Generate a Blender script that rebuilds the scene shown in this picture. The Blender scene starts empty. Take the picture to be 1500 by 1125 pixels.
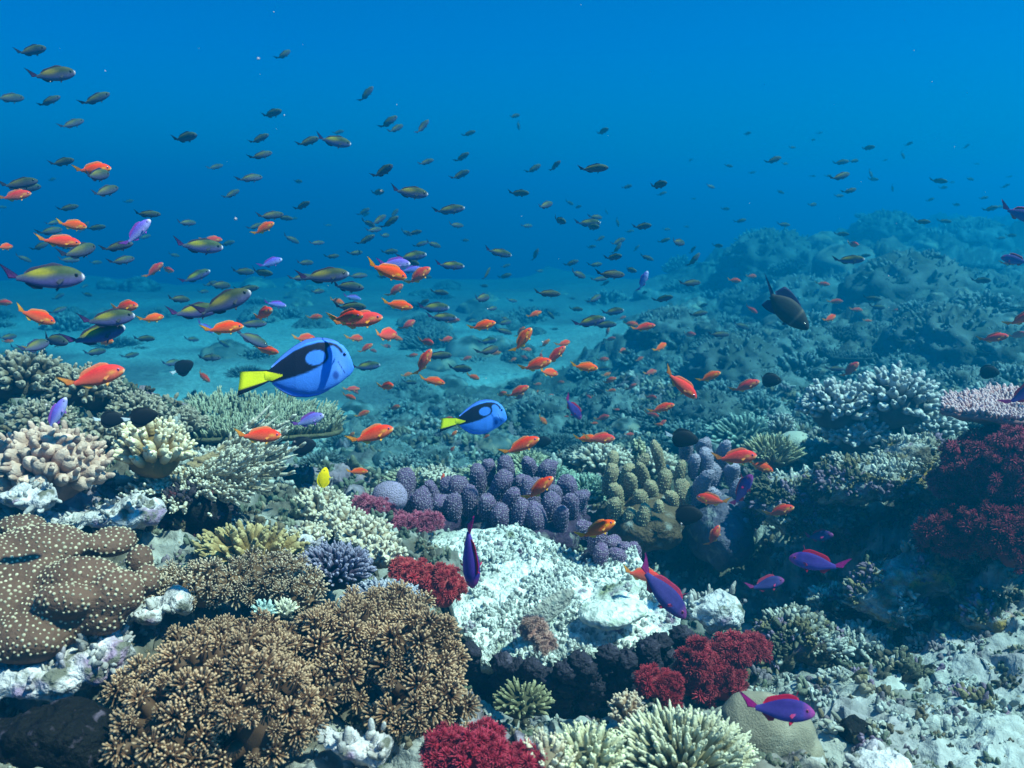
import bpy, math, random
import numpy as np
from mathutils import Vector, Matrix
R = math.radians
rng = np.random.default_rng(7)
random.seed(7)
scn = bpy.context.scene
col = scn.collection

# ---------------------------------------------------------------- camera
CAMZ = 1.30
PITCH = R(11.4)
F = 1299.0
cd = bpy.data.cameras.new("camera")
cd.sensor_width = 36; cd.lens = 36 / (2 * math.tan(R(30)))
cd.clip_start = 0.05; cd.clip_end = 200
cd.dof.use_dof = True; cd.dof.focus_distance = 2.1; cd.dof.aperture_fstop = 6.3
cam = bpy.data.objects.new("camera", cd); col.objects.link(cam)
cam.location = (0, 0, CAMZ); cam.rotation_euler = (R(90) - PITCH, 0, 0)
scn.camera = cam
CP, SP = math.cos(PITCH), math.sin(PITCH)

def at(px, py, Y):
    """world point seen at photo pixel (px, py) at forward distance Y"""
    dx = (px - 750) / F; dy = (562.5 - py) / F
    w = np.array([dx, CP + dy * SP, -SP + dy * CP])
    return np.array([0, 0, CAMZ]) + w * (Y / w[1])

def pix(p):
    x, y, z = p[0], p[1], p[2] - CAMZ
    d = y * CP - z * SP; u = y * SP + z * CP
    return 750 + F * x / d, 562.5 - F * u / d

# ---------------------------------------------------------------- light
SUN_EL, SUN_AZ = R(58), R(108)     # azimuth measured from +Y towards +X
world = bpy.data.worlds.new("World"); scn.world = world; world.use_nodes = True
nt = world.node_tree; N = nt.nodes; L = nt.links; N.clear()
out = N.new("ShaderNodeOutputWorld"); bg = N.new("ShaderNodeBackground")
sky = N.new("ShaderNodeTexSky"); sky.sky_type = 'NISHITA'; sky.sun_disc = False
sky.sun_elevation = SUN_EL; sky.sun_rotation = SUN_AZ
geo = N.new("ShaderNodeTexCoord")
sep = N.new("ShaderNodeSeparateXYZ"); L.new(geo.outputs["Generated"], sep.inputs[0])
# light reaching a given direction under water: deep blue sideways and below, brighter overhead
rmp = N.new("ShaderNodeValToRGB"); mp = N.new("ShaderNodeMapRange")
mp.inputs[1].default_value = -1; mp.inputs[2].default_value = 1
L.new(sep.outputs[2], mp.inputs[0]); L.new(mp.outputs[0], rmp.inputs[0])
cr = rmp.color_ramp; cr.elements[0].position = 0.0; cr.elements[0].color = (0.0, 0.03, 0.10, 1)
cr.elements[1].position = 1.0; cr.elements[1].color = (0.12, 0.60, 1.0, 1)
for p_, c_ in ((0.30, (0.0, 0.06, 0.16, 1)), (0.42, (0.0, 0.22, 0.42, 1)), (0.50, (0.0, 0.29, 0.50, 1)), (0.58, (0.0, 0.30, 0.66, 1)), (0.75, (0.01, 0.34, 0.74, 1))):
    e = cr.elements.new(p_); e.color = c_
mul = N.new("ShaderNodeMix"); mul.data_type = 'RGBA'; mul.blend_type = 'MULTIPLY'; mul.inputs[0].default_value = 1
L.new(sky.outputs[0], mul.inputs[6]); L.new(rmp.outputs[0], mul.inputs[7])
L.new(mul.outputs[2], bg.inputs[0]); bg.inputs[1].default_value = 0.062
L.new(bg.outputs[0], out.inputs[0])

sd = bpy.data.lights.new("sun", 'SUN'); sd.energy = 5.0; sd.angle = R(0.8); sd.color = (1.0, 0.67, 0.51)
sun = bpy.data.objects.new("sun", sd); col.objects.link(sun)
dirv = Vector((math.cos(SUN_EL) * math.sin(SUN_AZ), math.cos(SUN_EL) * math.cos(SUN_AZ), math.sin(SUN_EL)))
sun.rotation_euler = dirv.to_track_quat('Z', 'Y').to_euler(); sun.location = (0, 0, 6)

scn.view_settings.view_transform = 'Standard'; scn.view_settings.look = 'None'
scn.view_settings.exposure = 1.56; scn.view_settings.gamma = 1
scn.cycles.volume_bounces = 0; scn.cycles.max_bounces = 5; scn.cycles.diffuse_bounces = 3
scn.cycles.use_denoising = True; scn.cycles.caustics_reflective = False; scn.cycles.caustics_refractive = False

# ---------------------------------------------------------------- water haze
def haze():
    me = bpy.data.meshes.new("haze")
    x0, x1, y0, y1, z0, z1 = -42, 42, -3, 44, -3.5, 2.45
    v = [(x, y, z) for z in (z0, z1) for y in (y0, y1) for x in (x0, x1)]
    f = [(0, 2, 3, 1), (4, 5, 7, 6), (0, 1, 5, 4), (2, 6, 7, 3), (0, 4, 6, 2), (1, 3, 7, 5)]
    me.from_pydata(v, [], f); o = bpy.data.objects.new("haze", me); col.objects.link(o); o["kind"] = "stuff"
    m = bpy.data.materials.new("water_haze"); m.use_nodes = True; t = m.node_tree; t.nodes.clear()
    ou = t.nodes.new("ShaderNodeOutputMaterial"); pv = t.nodes.new("ShaderNodeVolumePrincipled")
    pv.inputs["Color"].default_value = (0.0, 0.1237, 0.2463, 1)
    pv.inputs["Absorption Color"].default_value = (0.0107, 0.6071, 0.9587, 1)
    pv.inputs["Density"].default_value = 0.29
    pv.inputs["Anisotropy"].default_value = 0.45
    t.links.new(pv.outputs[0], ou.inputs["Volume"]); me.materials.append(m)
haze()

# ---------------------------------------------------------------- noise
_tab = np.random.default_rng(3).random(65536)
def vnoise(P, seed=0):
    P = np.asarray(P, float); i = np.floor(P).astype(np.int64); f = P - i; f = f * f * (3 - 2 * f)
    def h(a, b, c):
        n = (a * 73856093) ^ (b * 19349663) ^ (c * 83492791) ^ (seed * 2654435 + 977)
        n = (n ^ (n >> 13)) * 1274126177
        return _tab[(n ^ (n >> 16)) & 65535]
    r = 0
    for a in (0, 1):
        for b in (0, 1):
            for c in (0, 1):
                w = (f[..., 0] if a else 1 - f[..., 0]) * (f[..., 1] if b else 1 - f[..., 1]) * (f[..., 2] if c else 1 - f[..., 2])
                r = r + w * h(i[..., 0] + a, i[..., 1] + b, i[..., 2] + c)
    return r * 2 - 1
def fbm(P, sc, octv=4, seed=0, gain=0.5, ridged=False):
    r = 0; a = 1.0; t = 0
    P = np.asarray(P, float)
    for k in range(octv):
        n = vnoise(P * sc * (2 ** k) + 17.3 * k, seed + k)
        r = r + a * ((1 - 2 * np.abs(n)) if ridged else n); t += a; a *= gain
    return r / t

# ---------------------------------------------------------------- mesh helpers
def mesh(name, V, Fq, C=None, mat=None, smooth=True):
    me = bpy.data.meshes.new(name)
    V = np.ascontiguousarray(V, dtype=np.float32); Fq = np.ascontiguousarray(Fq, dtype=np.int32)
    me.vertices.add(len(V)); me.vertices.foreach_set("co", V.ravel())
    k = Fq.shape[1]
    me.loops.add(len(Fq) * k); me.loops.foreach_set("vertex_index", Fq.ravel())
    me.polygons.add(len(Fq)); me.polygons.foreach_set("loop_start", np.arange(len(Fq), dtype=np.int32) * k)
    me.update(calc_edges=True)
    if smooth: me.polygons.foreach_set("use_smooth", np.ones(len(Fq), bool))
    if C is not None:
        a = me.color_attributes.new("Col", 'FLOAT_COLOR', 'POINT')
        C4 = np.ones((len(V), 4), np.float32); C4[:, :3] = C
        a.data.foreach_set("color", C4.ravel())
    if mat: me.materials.append(mat)
    return me
def link(name, me, parent=None, loc=None):
    o = bpy.data.objects.new(name, me); col.objects.link(o)
    if parent: o.parent = parent
    if loc is not None: o.location = [float(c) for c in loc]
    return o
def tag(o, label, cat, group=None, kind=None):
    if label: o["label"] = label
    if cat: o["category"] = cat
    if group: o["group"] = group
    if kind: o["kind"] = kind
    return o
def merge(parts):
    Vs, Fs, Cs = [], [], []; n = 0
    for V, Fq, C in parts:
        Vs.append(V); Fs.append(Fq + n); Cs.append(C); n += len(V)
    return np.concatenate(Vs), np.concatenate(Fs), np.concatenate(Cs)
def unit(v): return v / np.maximum(np.linalg.norm(v, axis=-1, keepdims=True), 1e-9)

PROF_FINGER = [(0, 1.0), (.3, .98), (.6, .95), (.82, .82), (.94, .5), (1.0, .05)]
PROF_SPIKE = [(0, 1.0), (.4, .85), (.8, .6), (.95, .35), (1.0, .05)]
PROF_BULB = [(0, .55), (.55, .6), (.8, 1.0), (.95, .75), (1.0, .08)]
PROF_BALL = [(0, .1), (.1, .6), (.35, 1.0), (.65, 1.0), (.9, .6), (1.0, .1)]
def tubes(P0, D, Ln, Rd, prof=PROF_FINGER, sides=7, bend=None, cb=(.2, .15, .1), ct=(.6, .5, .4), tpow=3.0, bump=0.0, flat=1.0):
    """many tapered rounded tubes at once; colour runs from cb at the base to ct at the tip"""
    P0 = np.asarray(P0, float); n = len(P0); D = unit(np.asarray(D, float))
    Ln = np.broadcast_to(Ln, (n,)); Rd = np.broadcast_to(Rd, (n,))
    pr = np.array(prof); k = len(pr)
    ref = np.where(np.abs(D[:, 2:3]) < .9, np.array([[0, 0, 1.]]), np.array([[1., 0, 0]]))
    A = unit(np.cross(D, ref)); B = np.cross(D, A)
    a = np.arange(sides) / sides * 2 * math.pi
    rot = rng.random(n)[:, None] * 6.28
    ca, sa = np.cos(a[None] + rot), np.sin(a[None] + rot) * flat
    ring = ca[..., None] * A[:, None] + sa[..., None] * B[:, None]           # n,s,3
    ctr = P0[:, None] + D[:, None] * (pr[None, :, 0] * Ln[:, None])[..., None]
    if bend is not None: ctr = ctr + bend[:, None] * (pr[None, :, 0] ** 2 * Ln[:, None])[..., None]
    rr = pr[None, :, 1] * Rd[:, None]
    if bump: rr = rr * (1 + bump * (rng.random((n, k)) - .5))
    V = ctr[:, :, None] + ring[:, None] * rr[..., None, None]                # n,k,s,3
    idx = np.arange(n * k * sides).reshape(n, k, sides); nx = np.roll(idx, -1, 2)
    Fq = np.stack([idx[:, :-1], nx[:, :-1], nx[:, 1:], idx[:, 1:]], -1).reshape(-1, 4)
    cb = np.asarray(cb, float); ct = np.asarray(ct, float)
    if cb.ndim == 1: cb = np.broadcast_to(cb, (n, 3))
    if ct.ndim == 1: ct = np.broadcast_to(ct, (n, 3))
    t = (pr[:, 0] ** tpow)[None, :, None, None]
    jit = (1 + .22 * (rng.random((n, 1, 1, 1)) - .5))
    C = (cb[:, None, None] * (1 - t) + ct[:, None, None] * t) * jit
    C = np.broadcast_to(C, (n, k, sides, 3))
    return V.reshape(-1, 3), Fq, C.reshape(-1, 3)

def blob(c, r, seed, nu=40, nv=24, amp=.12, sc=3.0, colr=(.2, .2, .2), octv=4, col2=None, ridged=False, zmin=None):
    """one closed displaced ellipsoid"""
    u = np.arange(nu) / nu * 2 * math.pi; v = (np.arange(nv) + .02) / (nv - .96) * math.pi
    vv, uu = np.meshgrid(v, u, indexing='ij')
    S = np.stack([np.sin(vv) * np.cos(uu), np.sin(vv) * np.sin(uu), np.cos(vv)], -1)
    c = np.asarray(c, float); r = np.asarray(r, float)
    d = 1 + amp * fbm(S * sc + seed * 3.1, 1, octv, seed, ridged=ridged)
    V = (S * r * d[..., None] + c).reshape(-1, 3)
    idx = np.arange(nu * nv).reshape(nv, nu); nx = np.roll(idx, -1, 1)
    Fq = np.stack([idx[:-1], idx[1:], nx[1:], nx[:-1]], -1).reshape(-1, 4)
    C = np.tile(np.asarray(colr, float), (len(V), 1))
    if col2 is not None:
        w = np.clip(.5 + 1.6 * fbm(V, 9 / max(r.max(), .05) * .3, 3, seed + 5), 0, 1)[:, None]
        C = C * (1 - w) + np.asarray(col2) * w
    return V, Fq, C

# ---------------------------------------------------------------- materials
def mat(name, rough=.75, bscale=60, bstr=.5, bdist=.004, var=.35, vscale=14, dots=None, spec=.25, sub=0, attr=True, base=None, patches=None, gain=1.0):
    m = bpy.data.materials.new(name); m.use_nodes = True; t = m.node_tree; n = t.nodes; l = t.links
    b = n["Principled BSDF"]; b.inputs["Roughness"].default_value = rough
    b.inputs["Specular IOR Level"].default_value = spec
    tc = n.new("ShaderNodeTexCoord")
    if attr:
        a = n.new("ShaderNodeVertexColor"); a.layer_name = "Col"; c = a.outputs[0]
    else:
        a = n.new("ShaderNodeRGB"); a.outputs[0].default_value = (*base, 1); c = a.outputs[0]
    def mix(mode, fac, c1, c2):
        x = n.new("ShaderNodeMix"); x.data_type = 'RGBA'; x.blend_type = mode
        if isinstance(fac, float): x.inputs[0].default_value = fac
        else: l.new(fac, x.inputs[0])
        for s, q in ((6, c1), (7, c2)):
            if isinstance(q, tuple): x.inputs[s].default_value = (*q, 1)
            else: l.new(q, x.inputs[s])
        return x.outputs[2]
    def noise(sc, det=4, dist=0):
        x = n.new("ShaderNodeTexNoise"); x.inputs["Scale"].default_value = sc; x.inputs["Detail"].default_value = det
        x.inputs["Distortion"].default_value = dist
        l.new(tc.outputs["Object"], x.inputs["Vector"]); return x.outputs[0]
    def ramp(s, pts):
        x = n.new("ShaderNodeValToRGB"); l.new(s, x.inputs[0]); e = x.color_ramp.elements
        e[0].position = pts[0][0]; e[0].color = (*pts[0][1], 1); e[1].position = pts[-1][0]; e[1].color = (*pts[-1][1], 1)
        for p_, q in pts[1:-1]:
            k = e.new(p_); k.color = (*q, 1)
        return x.outputs[0]
    if patches:
        for sc, lo, hi, pc in patches:
            c = mix('MIX', ramp(noise(sc, 6, .6), [(lo, (0, 0, 0)), (hi, (1, 1, 1))]), c, pc)
    if var:
        g = ramp(noise(vscale, 5), [(.3, (1 - var,) * 3), (.7, (1 + var * .6,) * 3)])
        c = mix('MULTIPLY', 1.0, c, g)
    h = noise(bscale, 6)
    if dots:
        dsc, dr, dc, hgt = dots
        vo = n.new("ShaderNodeTexVoronoi"); vo.inputs["Scale"].default_value = dsc; vo.inputs["Randomness"].default_value = .55
        l.new(tc.outputs["Object"], vo.inputs["Vector"])
        f = ramp(vo.outputs["Distance"], [(dr * .5, (1, 1, 1)), (dr, (0, 0, 0))])
        c = mix('MIX', f, c, dc)
        mm = n.new("ShaderNodeMath"); mm.operation = 'MULTIPLY_ADD'; l.new(f, mm.inputs[0]); mm.inputs[1].default_value = hgt; l.new(h, mm.inputs[2]); h = mm.outputs[0]
    l.new(c, b.inputs["Base Color"])
    bp = n.new("ShaderNodeBump"); bp.inputs["Strength"].default_value = bstr; bp.inputs["Distance"].default_value = bdist
    l.new(h, bp.inputs["Height"]); l.new(bp.outputs[0], b.inputs["Normal"])
    if sub:
        b.inputs["Subsurface Weight"].default_value = sub; b.inputs["Subsurface Scale"].default_value = .01
    return m
M = {}
M['coral'] = mat("branching_coral", bscale=160, bstr=.9, bdist=.004, var=.28, vscale=30)
M['finger'] = mat("finger_coral", bscale=220, bstr=.9, bdist=.004, var=.15, vscale=20, dots=(190, .45, (.50, .40, .52), 1.3))
M['finger_brown'] = mat("finger_coral_brown", bscale=220, bstr=.9, bdist=.003, var=.25, vscale=20, dots=(170, .40, (.50, .45, .30), 1.0))
M['dotted'] = mat("dotted_coral", bscale=120, bstr=.8, bdist=.006, var=.2, vscale=10, dots=(98, .50, (.62, .60, .42), 2.0))
M['soft'] = mat("soft_coral", rough=.6, bscale=300, bstr=.3, bdist=.002, var=.25, vscale=24)
M['crust'] = mat("dead_crust", bscale=70, bstr=1.0, bdist=.02, var=.4, vscale=40,
                 patches=[(9, .61, .72, (.22, .24, .15)), (14, .63, .72, (.26, .18, .28)), (60, .57, .68, (.14, .17, .17))])
M['rock'] = mat("reef_rock", bscale=45, bstr=1.0, bdist=.03, var=.5, vscale=22,
                patches=[(6, .5, .62, (.13, .11, .07)), (11, .56, .66, (.17, .10, .17)), (26, .56, .68, (.50, .52, .48)), (17, .60, .70, (.07, .09, .06))])
M['boulder'] = mat("boulder_coral", bscale=200, bstr=.9, bdist=.005, var=.2, vscale=9, patches=[(8, .5, .7, (.30, .27, .20))])
M['fish'] = mat("fish_skin", rough=.6, bscale=150, bstr=.35, bdist=.002, var=.16, vscale=24, spec=.15)
M['tang'] = mat("tang_skin", rough=.6, bscale=110, bstr=.3, bdist=.002, var=.10, vscale=10, spec=.12)
_t = M['fish'].node_tree; _b = _t.nodes["Principled BSDF"]; _s = _b.inputs["Base Color"].links[0].from_socket
_oi = _t.nodes.new("ShaderNodeObjectInfo"); _h = _t.nodes.new("ShaderNodeHueSaturation")
for _lo, _hi, _in in ((.82, 1.15, 'Value'), (.49, .507, 'Hue'), (.95, 1.06, 'Saturation')):
    _m = _t.nodes.new("ShaderNodeMapRange"); _m.inputs[3].default_value = _lo; _m.inputs[4].default_value = _hi
    _t.links.new(_oi.outputs["Random"], _m.inputs[0]); _t.links.new(_m.outputs[0], _h.inputs[_in])
_t.links.new(_s, _h.inputs["Color"]); _t.links.new(_h.outputs[0], _b.inputs["Base Color"])
M['eye'] = mat("fish_eye", rough=.12, attr=True, var=0, bstr=0, spec=.6)

# ---------------------------------------------------------------- terrain
SD = -0.02   # sand level
CPTS = [  # (px, py, Y)
 (-150,1180,1.05),(100,1150,1.3),(350,1160,1.12),(600,1150,1.15),(800,1180,1.1),(1000,1200,1.05),(1200,1180,1.15),(1500,1180,1.3),(1750,1150,1.4),
 (40,1030,1.5),(250,1040,1.45),(450,1060,1.33),(620,1030,1.42),(780,1090,1.42),(900,1080,1.5),(1050,1090,1.35),(1230,1040,1.6),(1400,1030,1.6),(1600,1040,1.6),
 (-100,950,1.5),(100,960,1.5),(300,960,1.5),(520,950,1.6),(680,1000,1.85),(850,1050,2.0),(1000,1030,1.75),(1150,970,1.85),(1300,990,1.85),(1500,980,1.8),(1700,970,1.8),
 (-100,860,1.65),(100,880,1.7),(250,880,1.7),(420,890,1.75),(560,900,1.85),(700,920,2.3),(850,920,2.35),(1050,960,2.35),(1200,930,2.5),(1350,930,2.35),(1550,900,2.0),
 (30,770,1.85),(200,790,1.9),(350,830,1.9),(500,830,2.05),(640,800,2.3),(800,800,2.5),(950,850,2.6),(1080,890,2.7),(1180,860,2.75),(1300,830,2.55),(1450,800,2.15),(1650,800,2.0),
 (-100,700,2.0),(60,710,2.05),(200,730,2.1),(330,760,2.15),(480,760,2.35),(600,760,2.6),(740,760,2.8),(900,780,2.9),(1050,820,3.0),(1180,760,2.75),(1300,730,2.6),(1450,720,2.4),
 (-80,620,2.3),(80,640,2.3),(200,670,2.3),(300,700,2.45),(430,730,2.6),(560,740,2.9),(700,720,3.05),(850,710,3.15),(980,720,3.1),(1130,700,3.05),(1230,690,3.0),(1350,680,2.8),(1500,660,2.5),(1650,640,2.4),
 (-60,545,2.75),(60,545,2.75),(150,560,2.8),(220,600,2.85),(350,640,3.0),(600,690,3.3),(750,672,3.4),(880,655,3.4),(980,660,3.4),(1150,668,3.4),
 (-300,560,3.6),(-100,600,3.8),(100,640,3.8),(300,690,3.8),(500,700,4.0),(700,700,4.0),(900,690,4.0),(1080,680,4.0),
 (560,630,5.2),(680,600,5.6),(800,590,5.6),(900,600,5.0),(1000,600,4.7),(1100,590,4.8),(1180,630,4.2),(1280,620,3.8),(1400,600,3.7),(1550,590,3.5),
 (980,540,5.8),(1100,520,5.9),(1200,560,5.0),(1320,500,5.4),(1450,540,4.6),(1600,520,4.6),
 (960,500,6.4),(980,450,7.0),(1040,475,7.2),(1120,470,7.6),(1220,470,6.8),(1350,450,6.8),(1480,460,6.2),(1600,440,6.4),
 (1080,430,8.6),(1150,400,9.0),(1240,410,8.0),(1350,400,8.6),(1480,390,8.6),(1650,390,8.6),
 (1100,370,11),(1200,360,11),(1300,350,11.5),(1450,350,11.5),(1600,340,12),(1300,325,15),(1500,325,16),(1750,320,16),
]
pts = [at(a_, b_, c_ if c_ < 4 else 4 + (c_ - 4) * 1.55) for a_, b_, c_ in CPTS]
def sandp(px, py):   # where that ray meets the sand plane
    p0 = at(px, py, 1.0); k = (SD - CAMZ) / (p0[2] - CAMZ); return np.array([p0[0] * k, k, SD])
for s_ in ((280,575),(180,540),(60,560),(-120,560),(420,560),(520,540),(640,520),(700,490),(800,500),(880,480),(880,450),(780,440),(600,450),(450,480),(300,500),(100,490),(-100,480),
           (-100,430),(200,430),(450,420),(650,410),(850,410),(980,410),(100,400),(500,390),(800,390),(-400,420),(-400,480)):
    pts.append(sandp(*s_))
for x_ in (-24, -14, -7, 0, 4):
    for y_, z_ in ((16, -.25), (20, -.7), (26, -1.5), (40, -3.0)): pts.append(np.array([x_ * y_ / 20, y_, z_]))
for x_ in (9, 16, 26):
    for y_, z_ in ((20, .4), (28, -.3), (40, -2.0)): pts.append(np.array([x_ * y_ / 20, y_, z_]))
pts = np.array(pts)
def tps_fit(P, lam=.01):
    d = np.linalg.norm(P[:, None, :2] - P[None, :, :2], axis=-1)
    n = len(P); K = d + 0; K[np.arange(n), np.arange(n)] -= lam
    A = np.zeros((n + 1, n + 1)); A[:n, :n] = K; A[:n, n] = 1; A[n, :n] = 1
    return np.linalg.solve(A, np.append(P[:, 2], 0))
W = tps_fit(pts)
def terr(x, y):
    x = np.asarray(x, float); y = np.asarray(y, float); sh = x.shape; x = x.ravel(); y = y.ravel()
    o = np.empty(len(x))
    for i in range(0, len(x), 20000):
        s = slice(i, i + 20000)
        d = np.sqrt((x[s, None] - pts[None, :, 0]) ** 2 + (y[s, None] - pts[None, :, 1]) ** 2)
        o[s] = d @ W[:-1] + W[-1]
    Q_ = np.stack([x, y, 0 * x], -1)
    far = np.clip((y - 4.2) / 2.5, 0, 1) * np.clip((x - np.interp(y, [4, 6, 7, 8, 12, 24], [-1.2, -.9, .1, 1.2, 2.2, 4])) / .6, 0, 1)
    o = o + far * (fbm(Q_, .75, 3, 801, .5, True) * .34 + fbm(Q_, 2.1, 2, 811) * .16 - .05)
    return o.reshape(sh)
def sandmask(x, y, z):
    m = np.clip((.45 - z) / .12, 0, 1) * np.clip((y - 4.1) / .5, 0, 1)
    xl = np.interp(y, [4.0, 5.0, 6.0, 6.8, 7.4, 8.5, 12, 24], [-1.75, -1.6, -1.3, -.5, .5, 1.25, 2.2, 3.5])
    wob = fbm(np.stack([x, y, 0 * x], -1), .9, 4, 401) * .6
    return m * np.clip((xl + wob - x) / .25 + .5, 0, 1)
def ray_depth(px, py):
    Ys = np.concatenate([np.arange(.9, 6, .05), np.arange(6, 22, .25)])
    P = np.array([at(px, py, Y) for Y in Ys]); z = terr(P[:, 0], P[:, 1]); k = np.nonzero(P[:, 2] < z)[0]
    return float(Ys[k[0]]) if len(k) else 30.0

def build_terrain():
    nu, nv = 620, 660
    U = np.linspace(-1.0, 1.0, nu); Yv = .55 * (40 / .55) ** np.linspace(0, 1, nv)
    Yg, Ug = np.meshgrid(Yv, U, indexing='ij'); X = Yg * Ug * .85
    Z = terr(X, Yg); sm = sandmask(X, Yg, Z)
    P = np.stack([X, Yg, Z], -1).reshape(-1, 3); s = sm.reshape(-1)
    slp = np.clip((P[:, 0] - .5) * 3, 0, 1) * np.clip((2.15 - P[:, 1]) * 5, 0, 1)
    rk = ((1 - s) * (1 - .15 * slp))[:, None]; dist = np.clip(P[:, 1:2] / 3, .6, 3.2)
    d1 = np.stack([fbm(P, 2.6, 4, 11 + i) for i in range(3)], -1)
    d2 = np.stack([fbm(P, 13, 4, 31 + i, .62) for i in range(3)], -1)
    rd = fbm(P, 7.0, 4, 51, .6, True)
    Q = P + rk * (d1 * np.array([.10, .10, .12]) * np.minimum(dist, 1.6) + d2 * np.array([.055, .055, .065]))
    rd2 = fbm(P, 30.0, 3, 61, .6, True)
    Q[:, 2:3] += rk * rd2[:, None] * .008
    Q[:, 2:3] += rk * (rd[:, None] * .035 * dist - .05)
    Q[:, 2] += s * (fbm(P, 1.2, 4, 71) * .05 + fbm(P, 6, 3, 73) * .02)
    n1 = fbm(P, 9, 4, 81)[:, None]; n2 = fbm(P, 3.0, 3, 91)[:, None]; n3 = fbm(P, 28, 3, 95)[:, None]
    pale = np.array([.36, .37, .35]); dark = np.array([.10, .09, .07]); lil = np.array([.25, .18, .26]); snd = np.array([.18, .32, .33]) * np.clip(1.25 - (P[:, 1:2] - 5) / 11, .45, 1.1)  # sand's teal cast and distance falloff paint in the water's haze
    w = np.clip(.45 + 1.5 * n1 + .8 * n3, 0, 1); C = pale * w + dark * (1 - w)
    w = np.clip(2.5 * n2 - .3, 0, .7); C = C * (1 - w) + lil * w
    far = np.clip((P[:, 1:2] - 4) / 3, 0, 1) * rk; fc = np.array([.045, .065, .065]) * (1 + 1.2 * n1); fc = fc + np.clip(n3 - .15, 0, 1) * np.array([.26, .36, .38])  # far reef colour darkened and blued to imitate light lost in water
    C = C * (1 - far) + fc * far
    sl = s[:, None]; gr = np.clip((fbm(P, .9, 5, 99)[:, None] - .05 + np.clip((P[:, 1:2] - 8.0) / 7, 0, .6)) * 2.0, 0, .95)  # dark patches, thickened with distance so the colour imitates fading in water
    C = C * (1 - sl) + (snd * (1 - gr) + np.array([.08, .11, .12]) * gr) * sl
    slope = np.clip((P[:, 0:1] - .5) * 3, 0, 1) * np.clip((2.15 - P[:, 1:2]) * 5, 0, 1) * np.clip(.75 + .9 * n1, .2, 1)
    C = C * (1 - slope) + np.array([.42, .44, .43]) * slope
    C = np.clip(C, .02, .9)
    idx = np.arange(nu * nv).reshape(nv, nu)
    Fq = np.stack([idx[:-1, :-1], idx[:-1, 1:], idx[1:, 1:], idx[1:, :-1]], -1).reshape(-1, 4)
    m = mat("seabed_rock", bscale=55, bstr=1.0, bdist=.012, var=.4, vscale=30)
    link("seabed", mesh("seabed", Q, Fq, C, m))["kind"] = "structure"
    return Q, s
TQ, TS = build_terrain()
_TQn = TQ.reshape(660, 620, 3)
def ground_z(x, y):
    """height of the displaced seabed near (x, y)"""
    iv = np.clip(np.log(np.asarray(y) / .55) / math.log(40 / .55) * 659, 0, 659).astype(int)
    iu = np.clip((np.asarray(x) / np.asarray(y) / .85 + 1) / 2 * 619, 0, 619).astype(int)
    return _TQn[iv, iu, 2]
# ---------------------------------------------------------------- coral builders (local coordinates, base at the origin)
def dome_dirs(n, up=0.0, jit=.25):
    """directions spread over an upper dome; up tilts the rim downwards when negative"""
    i = np.arange(n) + .5; z = 1 - (1 - up) * i / n; a = i * 2.39996 + rng.random() * 6
    r = np.sqrt(np.clip(1 - z * z, 0, 1)); D = np.stack([r * np.cos(a), r * np.sin(a), z], -1)
    return unit(D + jit * (rng.random((n, 3)) - .5))
def core(R3, colr, seed=1, amp=.15, sink=.5):
    return blob((0, 0, -R3[2] * (sink - .35)), (R3[0], R3[1], R3[2]), seed, 28, 16, amp, 2.5, colr)
def finger_coral(n, R3, r, cb, ct, seed=1, length=.5, nub=0, prof=PROF_FINGER, sides=9, up=-.1, tpow=4, bump=.12, upw=.5, flat=1.0, lenj=.5, fork=False):
    R3 = np.array(R3, float); D = dome_dirs(n, up)
    P1 = D * R3 * (1 - .12 * rng.random((n, 1)))
    ax = unit(D * R3 + np.array([0, 0, upw * R3[2]]))
    Ln = length * R3.mean() * (1 - lenj * rng.random(n))
    P0 = P1 - ax * Ln[:, None] * .6
    rr = r * (.8 + .45 * rng.random(n)); bd = (rng.random((n, 3)) - .5) * .35
    parts = [core(R3 * .72, np.array(cb) * .6, seed)]
    parts.append(tubes(P0, ax, Ln, rr, prof, sides, bd, cb, ct, tpow, bump, flat))
    if fork:
        k = n; s = unit(ax + .9 * (rng.random((k, 3)) - .5)); parts.append(tubes(P0 + ax * (Ln * .45)[:, None], s, Ln * .55, rr * .8, prof, sides, None, cb, ct, tpow, bump))
    if nub:
        k = n * nub; o = np.repeat(np.arange(n), nub); t = .35 + .6 * rng.random(k)
        C = P0[o] + ax[o] * (t * Ln[o])[:, None] + bd[o] * (t ** 2 * Ln[o])[:, None]
        s = unit(np.cross(ax[o], rng.random((k, 3)) - .5) + ax[o] * .9)
        parts.append(tubes(C, s, rr[o] * (2.4 - 1.0 * t), rr[o] * .42, PROF_FINGER, 5, None, cb, ct, 1.5))
    return merge(parts)
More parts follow.
